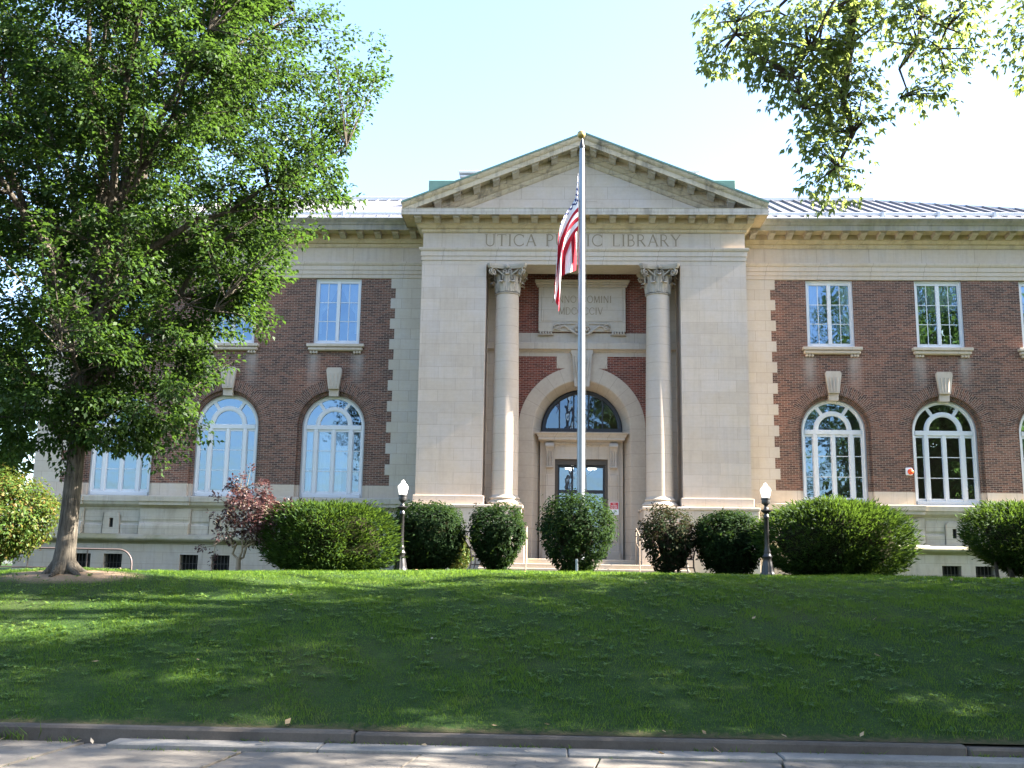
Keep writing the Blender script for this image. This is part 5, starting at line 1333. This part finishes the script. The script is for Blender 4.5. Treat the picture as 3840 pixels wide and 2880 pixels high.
# the maple overhanging from the right
MX, MY = 10.2, -22.3; MZ = gz(MX, MY)
def env_maple(g):
    z = g.uniform(6.0, 18.5)
    rm = np.interp(z, [6, 8, 11, 14, 17, 18.5], [4.6, 6.3, 7.4, 6.8, 4.4, 1.5])
    a_ = g.uniform(0, 2 * math.pi); r = rm * math.sqrt(g.random()); return np.array([min(MX - .5 + r * math.cos(a_), MX + 1.8 + .3 * math.cos(3 * a_)), MY + .3 + .95 * r * math.sin(a_), z])
def keep_maple(q):     # crown cut clear of the camera view, with gaps shaped to let sun through
    dist = q[1] + 36.0
    if q[1] > -20.4 and q[2] > 8.0: return False
    if -23.8 < q[1] < -22.0 and q[2] > 12.6: return False  # these cuts leave sunlit strips on the bank
    if -22.0 < q[1] < -19.0 and q[2] > 7.0 + .7 * (q[0] - 3.4): return False     # gap cut so sun reaches the hanging sprays
    return not (q[0] < 1.2 + .47 * dist and q[2] < 1.6 + .66 * dist + 1.0)
hang = []; hg2 = np.random.default_rng(8)
def cl(x, y, z, rx, rz, n):
    for _ in range(n):
        d = rvec(1, hg2)[0] * hg2.random() ** .4; hang.append([x + d[0] * rx, y + d[1] * .8, z + d[2] * rz])
cl(3.3, -20.5, 10.0, .75, .75, 26); cl(2.6, -20.6, 9.9, .75, .6, 20); cl(2.0, -20.5, 10.3, .6, .45, 12); cl(1.7, -20.4, 9.75, .35, .4, 5)
cl(3.6, -20.4, 9.2, .55, .5, 16); cl(2.9, -20.6, 9.2, .55, .45, 12); cl(3.55, -20.3, 8.6, .38, .4, 9); cl(3.0, -20.5, 8.65, .35, .25, 5); cl(3.35, -20.5, 8.1, .32, .3, 7); cl(3.15, -20.5, 7.7, .25, .3, 5); cl(3.5, -20.4, 7.5, .15, .2, 2)
cl(4.5, -20.3, 10.2, .45, .5, 10); cl(5.3, -20.4, 10.1, .30, .75, 12); cl(5.1, -20.4, 9.3, .2, .35, 4); cl(4.85, -20.3, 9.05, .15, .15, 2); cl(6.5, -20.4, 10.0, .35, .7, 10); cl(6.7, -20.3, 9.3, .3, .3, 4); cl(4.0, -20.4, 10.6, 1.6, .3, 14)
P0 = np.array([MX - .2, MY, 8.5])
mlimbs = [([P0, (7.2, -21.3, 12.0), (5.2, -20.7, 12.2), (4.0, -20.4, 11.0), (3.75, -20.4, 9.6), (3.85, -20.3, 8.7), (3.45, -20.4, 7.9)], .15),
          ([(5.2, -20.7, 12.2), (3.4, -20.6, 11.3), (2.4, -20.6, 10.4), (1.9, -20.5, 10.1)], .05), ([(4.0, -20.4, 11.0), (3.2, -20.5, 10.2), (2.8, -20.6, 9.3), (2.9, -20.6, 8.8)], .035),
          ([(7.2, -21.3, 12.0), (5.8, -20.5, 11.6), (5.3, -20.4, 10.4), (5.2, -20.4, 9.5)], .05), ([(7.6, -21.5, 12.0), (5.4, -20.2, 12.0), (4.95, -20.2, 10.6), (4.75, -20.2, 9.7), (4.55, -20.2, 9.15)], .055), ([(8.2, -21.5, 12.2), (7.0, -20.5, 11.4), (6.6, -20.4, 10.0)], .05)]
for k in range(11):
    a_ = k * 2.399; zt = 11 + (k % 5) * 1.4; d = np.array([math.cos(a_), math.sin(a_), 0]); p0 = np.array([MX, MY, 5.5 + k * .5])
    if d[0] < -.35: zt += 2.5
    mlimbs.append(([p0, p0 + d * 2 + np.array([0, 0, 2.2]), np.array([MX, MY, zt]) + d * 5.4], .14))
tree('overhanging_maple', 'maple whose drooping leafy branches hang into the sky at upper right', (MX, MY, MZ), [(MX, MY, MZ - .3), (MX, MY, MZ + .6), (MX + .05, MY, 4.5), (MX - .1, MY, 8.5), (MX, MY, 12), (MX + .2, MY, 16.5)], [.62, .48, .42, .34, .2, .05],
     mlimbs, env_maple, 1050, 46, .118, M['mapleleaf'], M['barkdark'], extra=np.array(hang), keep=keep_maple, seed=31, leafspread=.46, palm=True, twl=1.1, droop=.7, xlpt=.56)

# the small purple-leaved tree
QX, QY = -8.88, -9.8; QZ = gz(QX, QY)
def env_purple(g):
    a_ = g.uniform(0, 2 * math.pi); u = g.random(); z = QZ + .85 + 1.35 * u; rm = np.interp(u, [0, .25, .55, .8, 1], [.45, .85, 1.0, .75, .3])
    r = rm * g.random() ** .45; return np.array([QX + .32 + r * math.cos(a_), QY + .8 * r * math.sin(a_), z + .1 * g.normal()])
pl = [([(QX, QY, QZ + .32), (QX - .12, QY, QZ + .7), (QX - .28, QY + .05, QZ + 1.1), (QX - .38, QY, QZ + 1.7)], .035), ([(QX, QY, QZ + .32), (QX + .02, QY - .05, QZ + .8), (QX + .08, QY, QZ + 1.5), (QX + .1, QY, QZ + 2.15)], .032),
      ([(QX, QY, QZ + .32), (QX + .22, QY, QZ + .75), (QX + .45, QY + .05, QZ + 1.2), (QX + .75, QY, QZ + 1.75)], .036), ([(QX - .2, QY, QZ + .9), (QX - .45, QY - .1, QZ + .8), (QX - .62, QY - .1, QZ + .7)], .014), ([(QX + .3, QY, QZ + 1.0), (QX + .9, QY, QZ + 1.5), (QX + 1.2, QY, QZ + 1.6)], .018)]
tree('purple_leaf_tree', 'small ornamental tree with dark red purple leaves and forked pale stems', (QX, QY, QZ), [(QX, QY, QZ - .1), (QX, QY, QZ + .15), (QX, QY, QZ + .34)], [.075, .065, .055], pl, env_purple, 105, 42, .075, M['purple'], M['barkpale'],
     extra=np.array([[QX - .62, QY - .1, QZ + .55], [QX - .55, QY - .1, QZ + .42], [QX - .68, QY - .1, QZ + .75], [QX + 1.15, QY, QZ + 1.62], [QX + 1.25, QY, QZ + 1.5], [QX + .15, QY, QZ + 2.25], [QX + .05, QY, QZ + 2.15], [QX - .75, QY, QZ + 1.9], [QX - .8, QY, QZ + 1.5]]),
     seed=41, twl=.55, leafspread=.13, droop=.1, twigr=.006)

# trees that stand outside the picture: they shade the lawn and are mirrored in the windows
def env_ball(c, rx, rz):
    def f(g):
        d = unit(g.normal(size=3)); r = g.random() ** .4 * (1 + .15 * math.sin(4 * d[0] + 3 * d[2])); return np.array(c) + d * r * np.array([rx, rx, rz])
    return f
def street_tree(label, x, y, h, rx, ntw, seed, zb=3.0):
    z0 = gz(x, y) if y > -26 else -.14
    c = (x, y, z0 + zb + (h - zb) / 2); L = []
    for k in range(7):
        a_ = k * 2.4; d = np.array([math.cos(a_), math.sin(a_), 0]); p = np.array([x, y, z0 + zb * .8 + k * .3]); L.append(([p, p + d * rx * .3 + np.array([0, 0, (h - zb) * .3]), p + d * rx * .7 + np.array([0, 0, (h - zb) * .55])], .12))
    tree('street_tree', label, (x, y, z0), [(x, y, z0 - .2), (x, y, z0 + zb), (x + .2, y, z0 + h * .6), (x + .1, y, z0 + h * .9)], [.42, .33, .2, .05], L, env_ball(c, rx, (h - zb) / 2), ntw, 55, .34, M['shade'], M['barkdark'], seed=seed, leafspread=.7, group='trees along the street')
street_tree('leafy tree on the lawn beyond the right picture edge', 18.0, -14.6, 12.4, 3.9, 260, 51)
street_tree('large leafy tree on the lawn slope beyond the right picture edge', 22.0, -22.3, 17.0, 5.8, 540, 57, 2.2)
street_tree('leafy tree on the lawn far beyond the right picture edge', 30.0, -22.5, 19.0, 6.0, 320, 52)
street_tree('leafy tree at the pavement beyond the right picture edge', 22.8, -29.4, 19.0, 5.2, 210, 58, 2.2)
street_tree('tall tree across the street behind the viewer, mirrored in the right windows', 24.5, -52.0, 28.0, 5.5, 240, 53)
street_tree('tree across the street behind the viewer, mirrored in the lunette', 7.5, -43.0, 21.0, 6.0, 360, 54, 10.5)
street_tree('tree across the street far to the right, mirrored in the arched windows', 34.0, -56.0, 20.0, 7.0, 240, 55)

# background tree past the left end of the library
street_tree('dark tree behind the left end of the library', -27.5, 9.0, 11.0, 4.5, 220, 56)

# ------------------------------------------------------------------ grass, weeds, fallen leaves
def blades(n, xr, yr, hgt, wid, seed, dens=None, lean=.5):
    g = np.random.default_rng(seed)
    X = g.uniform(*xr, n); Y = g.uniform(*yr, n)
    if dens is not None: k = g.random(n) < dens(X, Y); X, Y = X[k], Y[k]
    n = len(X); Z = ground_z(X, Y)
    clump = .75 + .35 * np.sin(X * 2.1 + 1.7 * np.sin(Y * 1.3)) * np.sin(Y * 2.7 + np.sin(X * 1.9)) + .2 * np.sin(X * 7.3 + Y * 3.1)
    Hh = hgt * g.uniform(.5, 1.3, n) * np.clip(clump, .45, 1.4); a_ = g.uniform(0, 2 * np.pi, n); l_ = lean * g.random(n)
    T = np.stack([np.cos(a_) * l_, np.sin(a_) * l_, np.ones(n)], 1); T = unit(T)
    b_ = g.uniform(0, 2 * np.pi, n); B = np.stack([np.cos(b_), np.sin(b_), np.zeros(n)], 1)
    P = np.stack([X, Y, Z - .008], 1); W_ = (wid * g.uniform(.6, 1.4, n))[:, None]
    tip = P + T * Hh[:, None] + np.stack([np.cos(a_), np.sin(a_), -.3 * np.ones(n)], 1) * (Hh * .25)[:, None]
    V = np.stack([P - B * W_ * .5, P + B * W_ * .5, tip], 1).reshape(-1, 3); F = np.arange(n * 3).reshape(-1, 3); return V, F
def fall(X, Y):
    soil = np.exp(-(((X + 8.6) / 1.5) ** 2 + ((Y + 19.7) / .75) ** 2))
    return np.clip(1 - 1.3 * soil, 0, 1) * np.clip(.25 + (Y + 26.15) * 2.0, 0, 1)
parts = [blades(400000, (-12.0, 9.0), (-26.12, -18.5), .056, .0075, 61, fall), blades(150000, (-16.5, 12.5), (-18.5, -12.0), .068, .012, 62, fall), blades(70000, (-20, 15), (-12, -1.5), .065, .016, 63, fall)]
off = 0; VV, FF = [], []
for v_, f_ in parts: VV.append(v_); FF.append(f_ + off); off += len(v_)
gr = mesh_np('grass', np.concatenate(VV), np.concatenate(FF), M['grass']); tag(gr, kind='stuff')
# broad leaved weeds in the turf
g = np.random.default_rng(71); n = 2400; CX_ = g.uniform(-10, 8, 150); CY_ = g.uniform(-25.9, -17, 150); pk = g.integers(0, 150, n); WX = CX_[pk] + g.normal(0, .7, n); WY = np.clip(CY_[pk] + g.normal(0, .45, n), -26, -16); P, D, Nn, Ln = [], [], [], []
for x, y in zip(WX, WY):
    k = g.integers(5, 10); a_ = np.arange(k) * 2.399 + g.uniform(0, 6); z = gz(x, y)
    for j in a_:
        P.append((x + .015 * math.cos(j), y + .015 * math.sin(j), z + .02)); D.append((math.cos(j), math.sin(j), g.uniform(.25, 1.0))); Nn.append((-.4 * math.cos(j), -.4 * math.sin(j), 1)); Ln.append(g.uniform(.03, .095))
V, F = leaves(np.array(P), np.array(D), np.array(Nn), np.array(Ln), np.array(Ln) * .38, .35)
M['weed'] = leafmat('weed_leaf', [(0.0, (0.020, 0.050, 0.014)), (0.6, (0.045, 0.095, 0.024)), (1.0, (0.10, 0.15, 0.04))], 0.3, rough=.6, spec=.15)
tag(mesh_np('weeds', V, F, M['weed']), kind='stuff')
# long grass tufts rooted in the joints along the kerb and between the slabs
g = np.random.default_rng(72); P, D, Nn, Ln = [], [], [], []
def tuft(x, y, z, n_, h_, sp):
    for _ in range(n_):
        a_ = g.uniform(0, 6.28); l_ = g.uniform(.1, .9)
        P.append((x + g.normal() * sp, y + g.normal() * sp * .35, z - .01)); D.append((math.cos(a_) * l_, math.sin(a_) * l_, 1)); Nn.append((math.cos(a_ + 1.5), math.sin(a_ + 1.5), .2)); Ln.append(h_ * g.uniform(.4, 1.2))
for x, n_, h_ in ((-6.9, 70, .19), (-6.55, 60, .22), (-6.2, 70, .24), (-5.9, 40, .2), (-7.3, 30, .12), (-5.4, 26, .08), (-9.3, 30, .07), (-8.4, 20, .06)): tuft(x, -26.36, 0, n_, h_, .10)
for _ in range(70):
    x = g.uniform(-4.8, 7.5); tuft(x, -26.33, .03, int(g.integers(4, 16)), g.uniform(.03, .09), .06)
for _ in range(90):
    x = g.uniform(-4.8, 7.5); tuft(x, -26.615, -.015, int(g.integers(3, 12)), g.uniform(.02, .06), .06)
for xj in np.arange(-30 + .0, 10, 1.55):
    for _ in range(14):
        u = g.random(); tuft(xj - .28 * u, -26.6 - 2 * u, -.02, int(g.integers(2, 8)), g.uniform(.02, .05), .03)
V, F = leaves(np.array(P), np.array(D), np.array(Nn), np.array(Ln), np.full(len(Ln), .008), .5)
tag(mesh_np('joint_grass', V, F, M['grass']), kind='stuff')
g = np.random.default_rng(73); n = 110; X = g.uniform(-11, 8, n); Y = np.concatenate([g.uniform(-26, -16, n - 50), g.uniform(-26.6, -26.0, 50)]); Z = np.where(Y > -26.15, ground_z(X, Y) + .045, .03)
Z = np.where((Y <= -26.15) & (X < -4.9), .012, np.where(Y <= -26.15, .05, Z)); Z = np.where((Y > -26.33) & (Y <= -26.13), .17, Z)
P = np.stack([X, Y, Z], 1); Nn = unit(np.stack([g.normal(0, .35, n), g.normal(0, .35, n), np.ones(n)], 1)); D = np.cross(Nn, rvec(n, g)); Ln = g.uniform(.04, .095, n)
V, F = leaves(P, D, Nn, Ln, Ln * .6, -.25)
tag(mesh_np('fallen_leaves', V, F, M['dryleaf']), kind='stuff')
